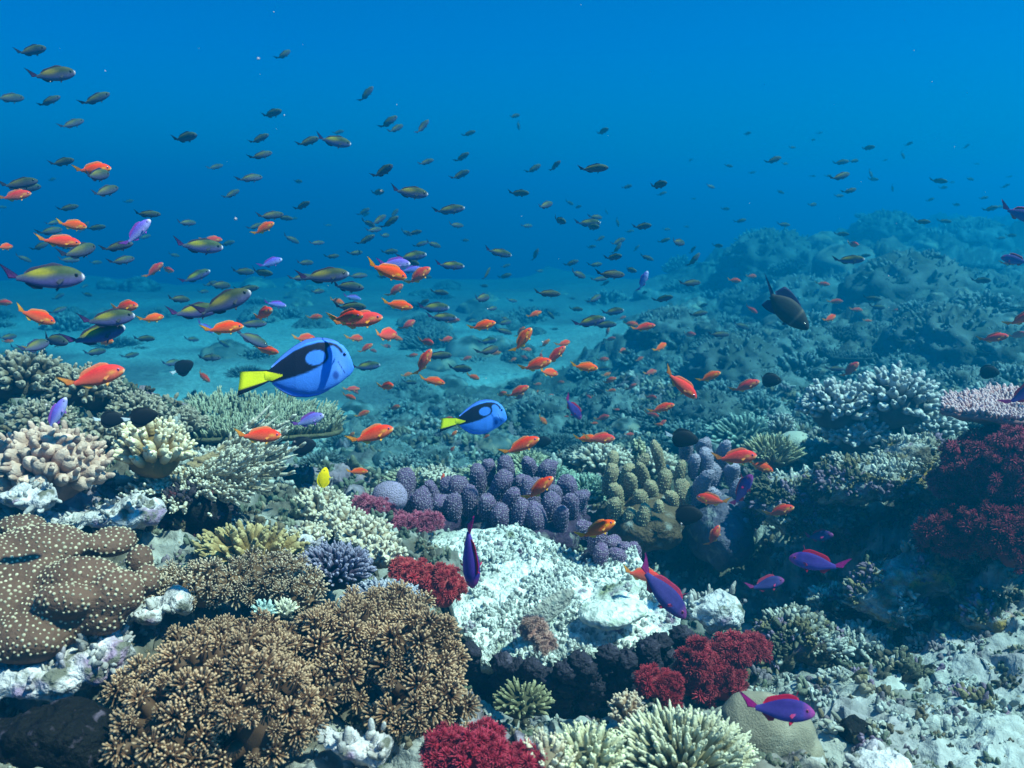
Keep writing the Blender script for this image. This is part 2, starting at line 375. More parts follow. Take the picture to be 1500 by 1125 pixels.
def table_coral(R_, n, r, hgt, cb, ct, seed=1, ell=1.0, thick=.02, stem=.25, lean=.6, dish=.12, nub=2, stemr=.25):
    a = rng.random(n) * 6.283; q = np.sqrt(rng.random(n)) ; rim = 1 + .10 * np.sin(a * 3 + seed) + .06 * np.sin(a * 7 + 2 * seed)
    x = q * np.cos(a) * R_ * rim; y = q * np.sin(a) * R_ * ell * rim
    P0 = np.stack([x, y, dish * R_ * q ** 2 + rng.random(n) * .3 * hgt], -1)
    D = np.stack([np.cos(a) * q ** 2 * lean, np.sin(a) * q ** 2 * lean, np.ones(n)], -1) + .45 * (rng.random((n, 3)) - .5)
    Ln = hgt * (.6 + .7 * rng.random(n)); bd = None
    cbv = np.array(cb) * np.ones((n, 1)); ctv = np.array(ct) * np.ones((n, 1))
    parts = [tubes(P0, D, Ln, r * (.8 + .4 * rng.random(n)), PROF_SPIKE, 6, bd, cbv, ctv, 1.6, .1)]
    k = n * nub; o = np.repeat(np.arange(n), nub); t = .2 + .6 * rng.random(k); Du = unit(D)
    C = P0[o] + Du[o] * (t * Ln[o])[:, None]
    s = unit(np.cross(Du[o], rng.random((k, 3)) - .5) + Du[o] * .8)
    if nub: parts.append(tubes(C, s, Ln[o] * .35, r * .55, PROF_SPIKE, 4, None, cb, ct, 1))
    # plate: lofted disc with wavy rim
    nr, na = 14, 60; qq = np.linspace(0.001, 1.03, nr); aa = np.arange(na) / na * 6.283
    Q, A = np.meshgrid(qq, aa, indexing='ij'); rm = 1 + .10 * np.sin(A * 3 + seed) + .06 * np.sin(A * 7 + 2 * seed)
    zt = dish * R_ * Q ** 2; X = Q * np.cos(A) * R_ * rm; Y = Q * np.sin(A) * R_ * ell * rm
    zb = zt - thick * (1.4 - Q) * 1.3 - .004
    V = np.concatenate([np.stack([X, Y, zt], -1).reshape(-1, 3), np.stack([X, Y, zb], -1).reshape(-1, 3)])
    V = V + (fbm(V, 40, 2, seed)[:, None] * .004)
    i = np.arange(nr * na).reshape(nr, na); nx = np.roll(i, -1, 1)
    f1 = np.stack([i[:-1], i[1:], nx[1:], nx[:-1]], -1).reshape(-1, 4); m = nr * na
    f2 = f1[:, ::-1] + m; rimf = np.stack([i[-1], i[-1] + m, nx[-1] + m, nx[-1]], -1)
    parts.append((V, np.concatenate([f1, f2, rimf]), np.tile(np.array(cb) * .8, (len(V), 1))))
    parts.append(tubes([[0, 0, -stem]], [[0, 0, 1]], stem, R_ * stemr, [(0, 1.3), (.3, 1), (.7, 1.1), (.9, 1.6), (1, 2.6)], 20, None, np.array(cb) * .5, np.array(cb) * .6))
    return merge(parts)
def branch_fan(n, R_, r, cb, ct, spread=1.6, rise=.35, nub=7, seed=0):
    """plate of radiating branches that fork into upright knobby twigs"""
    a = (rng.random(n) - .5) * spread; q = .35 + .65 * rng.random(n)
    D = np.stack([np.cos(a), np.sin(a), rise + .3 * rng.random(n) * (1.2 - q)], -1)
    P0 = np.zeros((n, 3)) + (rng.random((n, 3)) - .5) * .05 * np.array([1, 1, .5])
    Ln = R_ * q; bd = np.tile([0, 0, .25], (n, 1)) + (rng.random((n, 3)) - .5) * .2
    parts = [tubes(P0, D, Ln, r, [(0, 1.2), (.25, 1.1), (.5, 1.0), (.75, .9), (.92, .7), (1, .1)], 6, bd, cb, ct, 3, .1)]
    Du = unit(D); k = n * nub; o = np.repeat(np.arange(n), nub); t = .3 + .68 * rng.random(k)
    C = P0[o] + Du[o] * (t * Ln[o])[:, None] + bd[o] * (t ** 2 * Ln[o])[:, None]
    s = unit(Du[o] * .7 + np.array([0, 0, .9]) + .7 * (rng.random((k, 3)) - .5))
    parts.append(tubes(C, s, r * (3.2 + 2 * rng.random(k)), r * .72, PROF_FINGER, 6, None, cb, ct, 1.6, .1))
    return merge(parts)
def soft_mound(mounds, clump, npol, cb, ct, stalk, seed=3, pol=.50, prof=PROF_BULB, polr=.078, dens=1.0):
    """soft coral: mounds of ball shaped clumps, each clump a spray of short polyps with pale tips"""
    parts = []
    for (cx, cy, cz, rx, ry, rz) in mounds:
        area = 2 * math.pi * ((rx * ry) ** 1.6 + (rx * rz) ** 1.6 + (ry * rz) ** 1.6) ** (1 / 1.6) / 3 ** (1 / 1.6)
        n = max(6, int(dens * area / (clump ** 2 * 2.3)))
        D = dome_dirs(n, -.35, .35); sc = np.array([rx, ry, rz]); sz = clump * (.6 + .8 * rng.random(n))
        off = 1 + .34 * (rng.random((n, 1)) - .45)
        Cc = np.array([cx, cy, cz]) + D * sc * off
        nrm = unit(D / sc + np.array([0, 0, .1])); 
        parts.append(blob((cx, cy, cz - rz * .05), (rx * .64, ry * .64, rz * .64), seed, 36, 20, .10, 3, stalk))
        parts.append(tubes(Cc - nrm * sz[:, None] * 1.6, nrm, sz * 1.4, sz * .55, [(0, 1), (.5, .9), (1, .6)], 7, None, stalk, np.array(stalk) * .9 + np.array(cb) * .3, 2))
        k = n * npol; o = np.repeat(np.arange(n), npol)
        base = dome_dirs(npol, -.15, .3); d = np.tile(base, (n, 1))
        # orient to normal
        A = unit(np.cross(nrm, np.array([.3, .5, .81]))); B = np.cross(nrm, A)
        th = rng.random(n) * 6.28; A2 = A * np.cos(th)[:, None] + B * np.sin(th)[:, None]; B2 = np.cross(nrm, A2)
        dw = d[:, 0:1] * A2[o] + d[:, 1:2] * B2[o] + d[:, 2:3] * nrm[o]
        s = sz[o]; shade = (.72 + .5 * rng.random(n))[o][:, None]
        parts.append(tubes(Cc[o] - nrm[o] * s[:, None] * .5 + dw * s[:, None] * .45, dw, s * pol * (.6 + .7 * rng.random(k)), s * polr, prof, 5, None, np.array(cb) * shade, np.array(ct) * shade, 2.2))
    return merge(parts)
def add(name, data, matk, loc, label, cat, group=None, rot=None, scale=None, parent=None):
    me = mesh(name, *data, M[matk])
    o = link(name, me, parent, loc)
    if rot: o.rotation_euler = [R(a) for a in rot]
    if scale: o.scale = (scale,) * 3
    return tag(o, label, cat, group)
def lumps(name, ells, matk, colr, label, cat, vox=.012, d1=(.12, .05), d2=(.03, .02), loc=(0, 0, 0), col2=None, smooth=4, group=None, seed=0):
    """overlapping ellipsoids fused by a voxel remesh and roughened"""
    ps = []
    for i, e in enumerate(ells): ps.append(blob(e[:3], e[3:6], i + seed, 24, 14, .08, 2, colr))
    V, Fq, C = merge(ps)
    me = mesh(name, V, Fq, None, matk if not isinstance(matk, str) else M[matk]); o = link(name, me, None, loc)
    m = o.modifiers.new("remesh", 'REMESH'); m.mode = 'VOXEL'; m.voxel_size = vox; m.use_smooth_shade = True
    if smooth:
        m = o.modifiers.new("smooth", 'SMOOTH'); m.iterations = smooth; m.factor = .6
    for k, (sc, st) in enumerate((d1, d2)):
        if st:
            tx = bpy.data.textures.new(name + "_clouds", 'CLOUDS'); tx.noise_scale = sc; tx.noise_depth = 4
            m = o.modifiers.new("displace", 'DISPLACE'); m.texture = tx; m.strength = st; m.mid_level = .5; m.texture_coords = 'LOCAL'
    return tag(o, label, cat, group)
def solid(name, base, **kw): return mat(name, attr=False, base=base, **kw)

BROWN, TIPB = (.19, .090, .045), (.54, .37, .23)
# big brown soft corals in the foreground ---------------------------------
def soft_at(name, items, clump, npol, cb, ct, stalk, label, cat='soft coral', matk='soft', group=None, **kw):
    """items: (px, py, Y, rx, ry, rz) mound centres"""
    w = [at(*i[:3]) for i in items]; o = np.mean(w, 0); o[2] = min(p[2] for p in w) - .05
    ms = [(*(p - o), *i[3:6]) for p, i in zip(w, items)]
    return add(name, soft_mound(ms, clump, npol, cb, ct, stalk, **kw), matk, o, label, cat, group)
soft_at('bushy_soft_coral', [(330,1000,1.32,.11,.10,.07),(250,1080,1.25,.09,.08,.09),(390,1060,1.26,.08,.08,.09),(330,950,1.44,.10,.09,.045),(200,1020,1.33,.05,.06,.05)], .0235, 44, BROWN, TIPB, (.07, .038, .02),
        'largest brown bushy soft coral with pale polyp tips at the bottom left', group='brown bushy soft corals')
soft_at('bushy_soft_coral', [(510,940,1.50,.12,.10,.055),(610,960,1.46,.09,.08,.075),(620,1040,1.38,.08,.08,.08),(480,1000,1.42,.07,.07,.05),(560,900,1.62,.10,.09,.04)], .0235, 44, BROWN, TIPB, (.07, .038, .02),
        'brown bushy soft coral left of the dead white table coral, above the crimson soft coral', group='brown bushy soft corals', seed=9)
soft_at('bushy_soft_coral', [(300,860,1.72,.10,.09,.05),(390,850,1.76,.09,.08,.055),(240,870,1.70,.05,.06,.05),(440,870,1.72,.05,.06,.045)], .021, 28, (.19, .11, .06), (.60, .49, .36), (.14, .08, .04),
        'smaller brown bushy soft coral right of the dotted lobed coral', group='brown bushy soft corals', seed=17)
# white and pale tufts sitting between them
for px, py, Y, c, lb in ((385,895,1.62,(.55,.78,.74),'small pale turquoise coral tuft on the brown soft corals'), (418,893,1.63,(.80,.80,.62),'small cream coral tuft just right of the turquoise tuft')):
    add('coral_tuft', finger_coral(26, (.022,.022,.018), .0032, np.array(c)*.6, c, 3, 1.0, 2, sides=6), 'coral', at(px, py, Y), lb, 'coral')
# red soft corals ----------------------------------------------------------
RED = dict(npol=46, pol=.55, polr=.085, prof=PROF_SPIKE, dens=1.4)
soft_at('red_soft_coral', [(655,1105,1.16,.035,.04,.035),(700,1120,1.14,.045,.04,.045),(760,1125,1.14,.035,.04,.03),(710,1090,1.20,.03,.03,.03)], .011, cb=(.26,.008,.03), ct=(.50,.05,.10), stalk=(.28,.01,.03), label='crimson soft coral at the bottom edge below the brown bushy coral', group='red soft corals', **RED)
soft_at('red_soft_coral', [(610,845,1.85,.045,.04,.035),(650,865,1.82,.045,.04,.055),(590,835,1.92,.03,.03,.03)], .012, cb=(.36,.02,.04), ct=(.60,.10,.10), stalk=(.30,.02,.03), label='red soft coral hanging at the left edge of the dead white table coral', group='red soft corals', **RED)
soft_at('red_soft_coral', [(555,755,2.5,.05,.04,.05),(590,770,2.45,.05,.04,.035),(625,765,2.45,.05,.04,.03),(535,740,2.55,.04,.04,.03)], .013, cb=(.36,.05,.12), ct=(.62,.20,.28), stalk=(.3,.05,.1), label='pinkish red soft coral left of the purple finger corals', group='red soft corals', **RED)
soft_at('red_soft_coral', [(1020,990,1.80,.045,.05,.085),(1075,955,1.84,.055,.05,.04),(1060,1000,1.80,.05,.05,.06),(1105,950,1.86,.03,.04,.035)], .013, cb=(.27,.012,.03), ct=(.48,.06,.08), stalk=(.2,.01,.02), label='tall dark red soft coral between the dark ruffled rim and the grey boulder coral', group='red soft corals', **RED)
soft_at('red_soft_coral', [(955,1000,1.72,.035,.04,.03),(980,1015,1.70,.03,.04,.045)], .012, cb=(.26,.01,.025), ct=(.45,.04,.06), stalk=(.2,.01,.02), label='small deep red soft coral under the dark ruffled rim', group='red soft corals', **RED)
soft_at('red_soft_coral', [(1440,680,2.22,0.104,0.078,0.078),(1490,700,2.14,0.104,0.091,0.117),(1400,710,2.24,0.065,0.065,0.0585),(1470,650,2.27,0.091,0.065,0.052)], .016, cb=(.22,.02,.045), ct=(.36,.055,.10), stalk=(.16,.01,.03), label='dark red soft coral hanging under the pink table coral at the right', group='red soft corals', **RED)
soft_at('red_soft_coral', [(1400,785,2.14,0.091,0.065,0.078),(1460,770,2.09,0.091,0.078,0.078),(1490,800,2.04,0.078,0.065,0.078)], .016, cb=(.15,.008,.022), ct=(.24,.025,.05), stalk=(.12,.01,.02), label='maroon soft coral darkened for shade low on the right hand reef wall', group='red soft corals', **RED)  # red taken down towards black, painting in the shade of the wall
soft_at('peach_soft_coral', [(782,925,1.78,.028,.03,.035),(798,945,1.75,.025,.03,.022)], .010, cb=(.42,.24,.20), ct=(.58,.38,.33), stalk=(.4,.2,.17), label='small peach coloured soft lump on the dead white table coral', **RED)

# purple and brown finger corals: every finger is a part -------------------
def finger_colony(name, items, matk, cb, ct, label, cat, group=None, dotc=(.36, .27, .38)):
    """items: (px, py, Y, radius, height, lean x, lean y) fingers, base points in the photo"""
    w = [at(i[0], i[1], i[2]) for i in items]; o = np.mean(w, 0)
    root = bpy.data.objects.new(name, None); col.objects.link(root); root.location = [float(c) for c in o]
    tag(root, label, cat, group)
    xs = np.array(w) - o; ext = np.ptp(xs, axis=0) / 2 + .03
    zl = xs[:, 2].min()
    b = blob((0, 0, zl * .55 - .05), (ext[0] * .95, ext[1] + .03, max(.04, ext[2] * .7 + .03)), 5, 40, 20, .2, 3, np.array(cb) * .55)
    link('base', mesh('base', *b, M['rock2']), root)
    for p, i in zip(xs, items):
        r, h = i[3], i[4]
        D = np.array([i[5], i[6], 1.0])
        pr = [(0, .85), (.2, .95), (.4, 1.05), (.6, 1.05), (.76, 1.0), (.87, .84), (.94, .62), (.98, .35), (1, .04)]
        V, Fq, C = tubes([p - unit(D) * h * .35], [D], h * 1.35, r, pr, 20, (rng.random((1, 3)) - .5) * .4, cb, ct, 3, .12)
        V = V + (fbm(V + o, 26, 3, 8)[:, None]) * unit(V - p) * r * .55
        q = 7 if r > .02 else 5; rows = max(4, int(h * 1.35 / .0105)); ii, jj = np.meshgrid(np.arange(rows), np.arange(q * 2), indexing='ij'); ii = ii.ravel(); jj = jj.ravel()
        kk = (ii + .5) / rows; sd_ = 20; na_ = jj / (q * 2) * 20 + (ii % 2) * .5 * 20 / (q * 2)
        G = V.reshape(len(pr), sd_, 3); pt = np.array([a_[0] for a_ in pr]); r1 = np.clip(np.searchsorted(pt, kk) - 1, 0, len(pt) - 2); f1 = ((kk - pt[r1]) / (pt[r1 + 1] - pt[r1]))[:, None]
        ja = na_.astype(int) % sd_; S = G[r1, ja] * (1 - f1) + G[r1 + 1, ja] * f1; ctr = G.mean(1); cc_ = ctr[r1] * (1 - f1) + ctr[r1 + 1] * f1
        nn = unit(S - cc_ + unit(D)[None] * .35 * r); dv, df, dc = tubes(S - nn * .002, nn, .0042, .0028, [(0, 1), (.6, .9), (1, .1)], 5, None, np.array(ct) * 1.2, np.array(dotc), 1.0)
        V, Fq, C = merge([(V, Fq, C), (dv, df, dc)])
        link('finger', mesh('finger', V, Fq, C, M[matk]), root)
    return root
M['rock2'] = mat("coral_base", bscale=60, bstr=1.0, bdist=.015, var=.4, vscale=25, patches=[(20, .55, .7, (.30, .30, .28))])
PUR, PURT = (.085, .042, .105), (.16, .09, .19)
def fingers(lst, Y, h0, r0):
    return [(a, b, Y + (c if len(q) == 0 else q[0]), r0 * (.85 + .35 * rng.random()), h0 * (.75 + .5 * rng.random()), .3 * (rng.random() - .5), -.25 + .3 * (rng.random() - .5)) for a, b, c, *q in lst]
finger_colony('purple_finger_coral', fingers([(668,735,0),(690,745,-.05),(700,715,.1),(715,760,-.08),(725,730,0),(735,770,-.12),(742,705,.12),(748,745,-.05),(760,775,-.13),(765,720,.05),(776,750,-.06),(788,778,-.13),(790,725,.03),(802,760,-.08),(812,740,0),(820,780,-.12),(832,720,.08),(835,757,-.05),(848,742,.02),(778,700,.14),(714,700,.15),(800,700,.12)], 2.75, .088, .027), 'finger', PUR, PURT,
    'purple stubby finger coral behind the dead white table coral', 'coral', 'purple finger corals')
finger_colony('purple_finger_coral', fingers([(593,730,0),(606,745,-.05),(632,728,0),(645,742,-.05),(655,722,.05),(578,752,-.05),(620,752,-.08),(664,748,-.08)], 2.72, .065, .027), 'finger', PUR, PURT,
    'smaller purple finger coral beside the lilac dome coral', 'coral', 'purple finger corals')
finger_colony('purple_finger_coral', fingers([(858,782,0),(875,800,-.05),(897,800,0),(915,808,-.03),(930,812,0),(905,822,-.08),(880,822,-.1)], 2.4, .045, .022), 'finger', PUR, PURT,
    'small purple finger coral at the right rim of the dead white table coral', 'coral', 'purple finger corals')
finger_colony('brown_finger_coral', dotc=(.50, .44, .26), items=fingers([(892,712,0),(905,735,-.05),(915,700,.1),(925,725,0),(938,745,-.05),(920,765,-.12),(945,705,.1),(955,730,0),(962,758,-.1),(972,715,.05),(985,738,-.02),(995,705,.08),(900,755,-.1),(1000,730,0),(940,775,-.15),(895,690,.12),(935,690,.14),(970,690,.14)], 2.85, .075, .021), matk='finger_brown', cb=(.20, .125, .065), ct=(.36, .26, .16),
    label='brown knobby finger coral right of the purple finger corals', cat='coral')
finger_colony('lilac_finger_coral', fingers([(1015,690,.1),(1030,665,.2),(1045,700,.1),(1055,675,.2),(1020,725,0),(1048,735,0),(1072,700,.1),(1080,730,0),(1005,665,.25),(1090,755,-.05),(1065,765,-.05),(1085,785,-.1),(1105,760,-.05),(1045,770,-.05),(1060,795,-.12),(1035,690,.1)], 2.85, .078, .024), 'finger', (.17, .15, .24), (.38, .32, .42),
    'lilac grey finger coral behind the magenta and orange fish', 'coral')
add('dome_coral', blob((0,0,0), (.055,.05,.05), 4, 40, 24, .05, 3, (.34,.26,.40)), 'finger', at(571,728,2.6), 'round lilac dome coral above the pinkish red soft coral', 'coral')
# knobby blue white finger coral on the right
for i, (px, py, s_, lb) in enumerate(((1225, 600, .12, 'left part of the pale blue grey knobby coral on the right reef crest'), (1310, 590, .15, 'largest pale blue grey knobby coral on the right reef crest'), (1365, 625, .09, 'pale knobby coral lump left of the pink table coral'), (1255, 640, .10, 'lower pale knobby coral over the dark hollow on the right'))):
    add('pale_knobby_coral', finger_coral(75, (s_, s_ * .75, s_ * .72), .0175, (.15, .15, .15), (.60, .62, .62), 40 + i, .42, 2, tpow=1.6, bump=.4, flat=.75, upw=.3), 'coral', at(px, py, 3.1), lb, 'coral', 'pale knobby corals')

# table corals -------------------------------------------------------------
def place(o, yaw=0, tx=0, ty=0): o.rotation_euler = (R(tx), R(ty), R(yaw)); return o
place(add('table_coral', table_coral(.29, 1500, .0055, .038, (.13,.13,.07), (.42,.46,.34), 2, .8, .02, .3), 'coral', at(365,628,2.95), 'olive green table coral under the large blue tang', 'coral', 'table corals'), 0, 3, 3)
place(add('table_coral', table_coral(.17, 1300, .0058, .016, (.36,.16,.17), (.60,.46,.50), 5, .8, .018, .25), 'coral', at(1485,604,2.30), 'pinkish table coral with pale lilac rim at the right edge', 'coral', 'table corals'), 0, 4, -3)
place(add('plate_coral', branch_fan(190, .29, .0062, (.30,.22,.12), (.66,.66,.56), 2.6, .12, 10), 'coral', at(285,688,2.30), 'tan plate of radiating knobby branches left of the yellow fish', 'coral'), -35, 14, 20)
# finger bushes ------------------------------------------------------------
def bush(px, py, Y, n, R3, r, cb, ct, label, seed=1, name='branching_coral', group=None, matk='coral', **kw):
    return add(name, finger_coral(n, R3, r, cb, ct, seed, **kw), matk, at(px, py, Y), label, 'coral', group)
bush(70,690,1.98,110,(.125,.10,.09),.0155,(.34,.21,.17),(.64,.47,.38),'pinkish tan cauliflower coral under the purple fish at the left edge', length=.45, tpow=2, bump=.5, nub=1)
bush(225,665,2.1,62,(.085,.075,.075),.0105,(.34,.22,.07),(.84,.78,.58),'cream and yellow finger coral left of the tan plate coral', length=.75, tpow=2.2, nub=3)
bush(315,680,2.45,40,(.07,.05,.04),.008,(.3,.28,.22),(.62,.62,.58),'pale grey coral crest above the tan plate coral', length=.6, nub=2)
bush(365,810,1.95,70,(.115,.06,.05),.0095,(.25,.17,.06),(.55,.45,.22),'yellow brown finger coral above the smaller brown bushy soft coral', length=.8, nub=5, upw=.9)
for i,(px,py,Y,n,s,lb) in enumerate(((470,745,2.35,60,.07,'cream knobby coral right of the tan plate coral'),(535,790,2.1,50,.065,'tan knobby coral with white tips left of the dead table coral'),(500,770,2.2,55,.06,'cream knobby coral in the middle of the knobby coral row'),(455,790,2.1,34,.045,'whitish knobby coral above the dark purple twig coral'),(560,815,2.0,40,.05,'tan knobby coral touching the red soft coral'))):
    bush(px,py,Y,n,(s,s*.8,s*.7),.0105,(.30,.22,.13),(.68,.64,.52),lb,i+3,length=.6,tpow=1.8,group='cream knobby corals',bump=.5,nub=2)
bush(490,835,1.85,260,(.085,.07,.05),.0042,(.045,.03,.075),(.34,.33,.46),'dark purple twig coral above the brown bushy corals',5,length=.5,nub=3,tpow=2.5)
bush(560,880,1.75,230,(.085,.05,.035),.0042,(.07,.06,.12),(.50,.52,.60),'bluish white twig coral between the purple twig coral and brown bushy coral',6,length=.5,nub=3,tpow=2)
# left back reef
for i,(px,py,Y,n,s,lb) in enumerate(((35,560,2.6,120,.13,'brown grey knobby coral at the far left reef crest'),(125,575,2.6,100,.11,'brown grey knobby coral under the big orange fish at left'),(200,605,2.6,80,.08,'brown grey knobby coral at the right end of the left crest'),(60,620,2.35,70,.08,'grey knobby coral below the far left crest'),(265,625,2.75,70,.08,'grey knobby coral touching the olive table coral'),(150,640,2.3,50,.06,'grey coral with white flecks beside the black and white fish'))):
    bush(px,py,Y,n,(s,s*.8,s*.65),.010,(.12,.10,.065),(.42,.38,.30),lb,i+13,length=.4,tpow=3,group='knobby corals on the left crest',bump=.25,nub=2,upw=.2)
# green cushions behind purple fingers
GRN = ((.17,.18,.10),(.50,.54,.38))
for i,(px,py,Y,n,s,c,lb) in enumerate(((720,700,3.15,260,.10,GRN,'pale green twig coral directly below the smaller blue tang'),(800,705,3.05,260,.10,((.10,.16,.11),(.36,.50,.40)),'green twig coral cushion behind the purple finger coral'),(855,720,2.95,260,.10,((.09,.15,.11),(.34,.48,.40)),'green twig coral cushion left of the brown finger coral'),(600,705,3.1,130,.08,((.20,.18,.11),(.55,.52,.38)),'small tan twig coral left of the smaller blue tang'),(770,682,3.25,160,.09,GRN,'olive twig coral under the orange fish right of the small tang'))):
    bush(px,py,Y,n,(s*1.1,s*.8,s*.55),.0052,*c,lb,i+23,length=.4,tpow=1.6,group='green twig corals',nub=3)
for i,(px,py,Y,n,s,lb) in enumerate(((880,675,3.2,90,.11,'tan knobby coral below the pair of overlapping orange fish'),(950,680,3.2,80,.10,'tan knobby coral left of the black oval fish'),(640,700,3.0,60,.06,'pale knobby coral just left of the purple finger corals'))):
    bush(px,py,Y,n,(s,s*.8,s*.5),.010,(.26,.21,.15),(.62,.60,.52),lb,i+33,length=.45,tpow=1.8,group='tan knobby corals on the middle ridge',bump=.2,nub=1)
bush(935,665,3.05,14,(.022,.022,.05),.009,(.25,.23,.12),(.6,.6,.42),'single upright yellow green coral spire beside the orange pair',3,length=.6,nub=2,upw=2)
bush(1130,665,3.05,180,(.10,.08,.06),.004,(.22,.20,.10),(.60,.60,.40),'yellowish bristly coral right of the lilac finger coral',4,length=.7,nub=2,upw=.9)
bush(1090,640,3.9,120,(.17,.12,.09),.008,(.12,.18,.16),(.42,.56,.50),'teal bristly coral behind the lilac finger coral',4,length=.5,nub=2,upw=.6)
bush(1145,625,3.7,30,(.05,.05,.05),.008,(.2,.2,.18),(.6,.62,.6),'small pale knobby coral beneath the black fish on the right ridge',9,length=.6,nub=3,upw=1)
add('dome_coral', blob((0,0,0), (.075,.06,.045), 14, 40, 24, .10, 2, (.42,.44,.38)), 'boulder', at(1165,648,3.5), 'smooth pale greenish dome coral on the right ridge', 'coral')
# bottom right of centre
bush(1000,1110,1.22,420,(.105,.085,.055),.0036,(.24,.22,.12),(.66,.68,.50),'pale green spiky coral cushion at the bottom centre right',7,length=.55,nub=4,upw=.9,tpow=1.6)
bush(860,1110,1.18,70,(.055,.05,.04),.0045,(.28,.27,.16),(.74,.76,.52),'cream spiky coral right of the crimson soft coral',8,length=.75,nub=6,upw=.9,tpow=1.5)
bush(800,1115,1.16,40,(.04,.04,.03),.0045,(.32,.26,.18),(.70,.66,.50),'tan spiky coral touching the crimson soft coral',18,length=.75,nub=6,upw=.9,tpow=1.5)
bush(918,1045,1.50,34,(.030,.028,.035),.006,(.34,.22,.14),(.66,.56,.44),'small peach knobby coral below the deep red soft coral',9,length=.7,nub=3)
bush(765,1030,1.60,60,(.055,.05,.03),.004,(.10,.10,.05),(.38,.38,.22),'small olive twig coral in the hollow below the dead table coral',10,length=.7,nub=3)
lumps('boulder_coral', [(0,0,0,.075,.06,.065),(.05,.01,-.03,.06,.055,.07),(-.03,.01,-.02,.06,.05,.05),(.075,.01,-.07,.05,.05,.06)], solid('grey_boulder', (.24,.22,.165), bscale=330, bstr=.7, bdist=.003, var=.25, vscale=12, patches=[(10,.5,.7,(.38,.36,.28))]), (0,0,0), 'smooth grey brown boulder coral behind the purple fish at the bottom', 'coral', .006, (.08,.012), (.012,.003), at(1110,1065,1.42), smooth=6)
# dotted lobed coral at the left
DOT = [(215,850,1.50,.024,.03,.03),(140,800,1.66,.04,.035,.022),(95,880,1.38,.05,.035,.03),(150,905,1.40,.04,.03,.03),(30,770,1.66,.05,.04,.02),(-20,830,1.50,.07,.06,.055),(60,800,1.56,.09,.07,.035),(40,860,1.48,.08,.06,.05),(120,850,1.46,.075,.05,.042),(170,870,1.42,.045,.045,.042),(205,822,1.56,.026,.03,.034),(90,900,1.42,.09,.06,.05),(0,900,1.42,.07,.06,.06),(160,795,1.62,.05,.05,.025),(40,935,1.36,.07,.05,.04)]
_o = at(90,860,1.5)
lumps('lobed_coral', [(*(at(*d[:3]) - _o), *d[3:]) for d in DOT], solid('dotted_skin', (.12,.066,.045), bscale=120, bstr=.8, bdist=.005, var=.2, vscale=10, dots=None), (0,0,0), 'brown lobed coral covered in pale dots at the left edge', 'coral', .006, (.10,.012), (.02,.0), _o, smooth=8)
_lc = [o_ for o_ in col.objects if o_.name == 'lobed_coral'][0]
def polyps_on(o, sp, r, c, c0, name='polyps'):
    dg = bpy.context.evaluated_depsgraph_get(); e = o.evaluated_get(dg).to_mesh(); n = len(e.vertices)
    P = np.empty(n * 3); e.vertices.foreach_get('co', P); P = P.reshape(-1, 3); Nn = np.empty(n * 3); e.vertices.foreach_get('normal', Nn); Nn = Nn.reshape(-1, 3)
    grid = {}; keep = []
    for i in rng.permutation(n):
        if Nn[i, 2] < -.35: continue
        k = tuple((P[i] // sp).astype(int)); ok = True
        for a in (-1, 0, 1):
            for b in (-1, 0, 1):
                for c_ in (-1, 0, 1):
                    for j in grid.get((k[0] + a, k[1] + b, k[2] + c_), ()):
                        if ((P[i] - P[j]) ** 2).sum() < sp * sp: ok = False; break
                    if not ok: break
                if not ok: break
            if not ok: break
        if ok: grid.setdefault(k, []).append(i); keep.append(i)
    P, Nn = P[keep], Nn[keep]
    link(name, mesh(name, *tubes(P + (rng.random(P.shape) - .5) * r * .8 - Nn * r * .3, Nn, r * (.8 + .5 * rng.random(len(P))), r * (.6 + .6 * rng.random(len(P))), [(0, 1.25), (.4, 1), (.8, .7), (1, .1)], 7, None, c0, c, .8), M['coral']), o)['kind'] = 'stuff'
bpy.context.view_layer.update()
polyps_on(_lc, .0084, .0026, (.56, .52, .38), (.30, .23, .15))
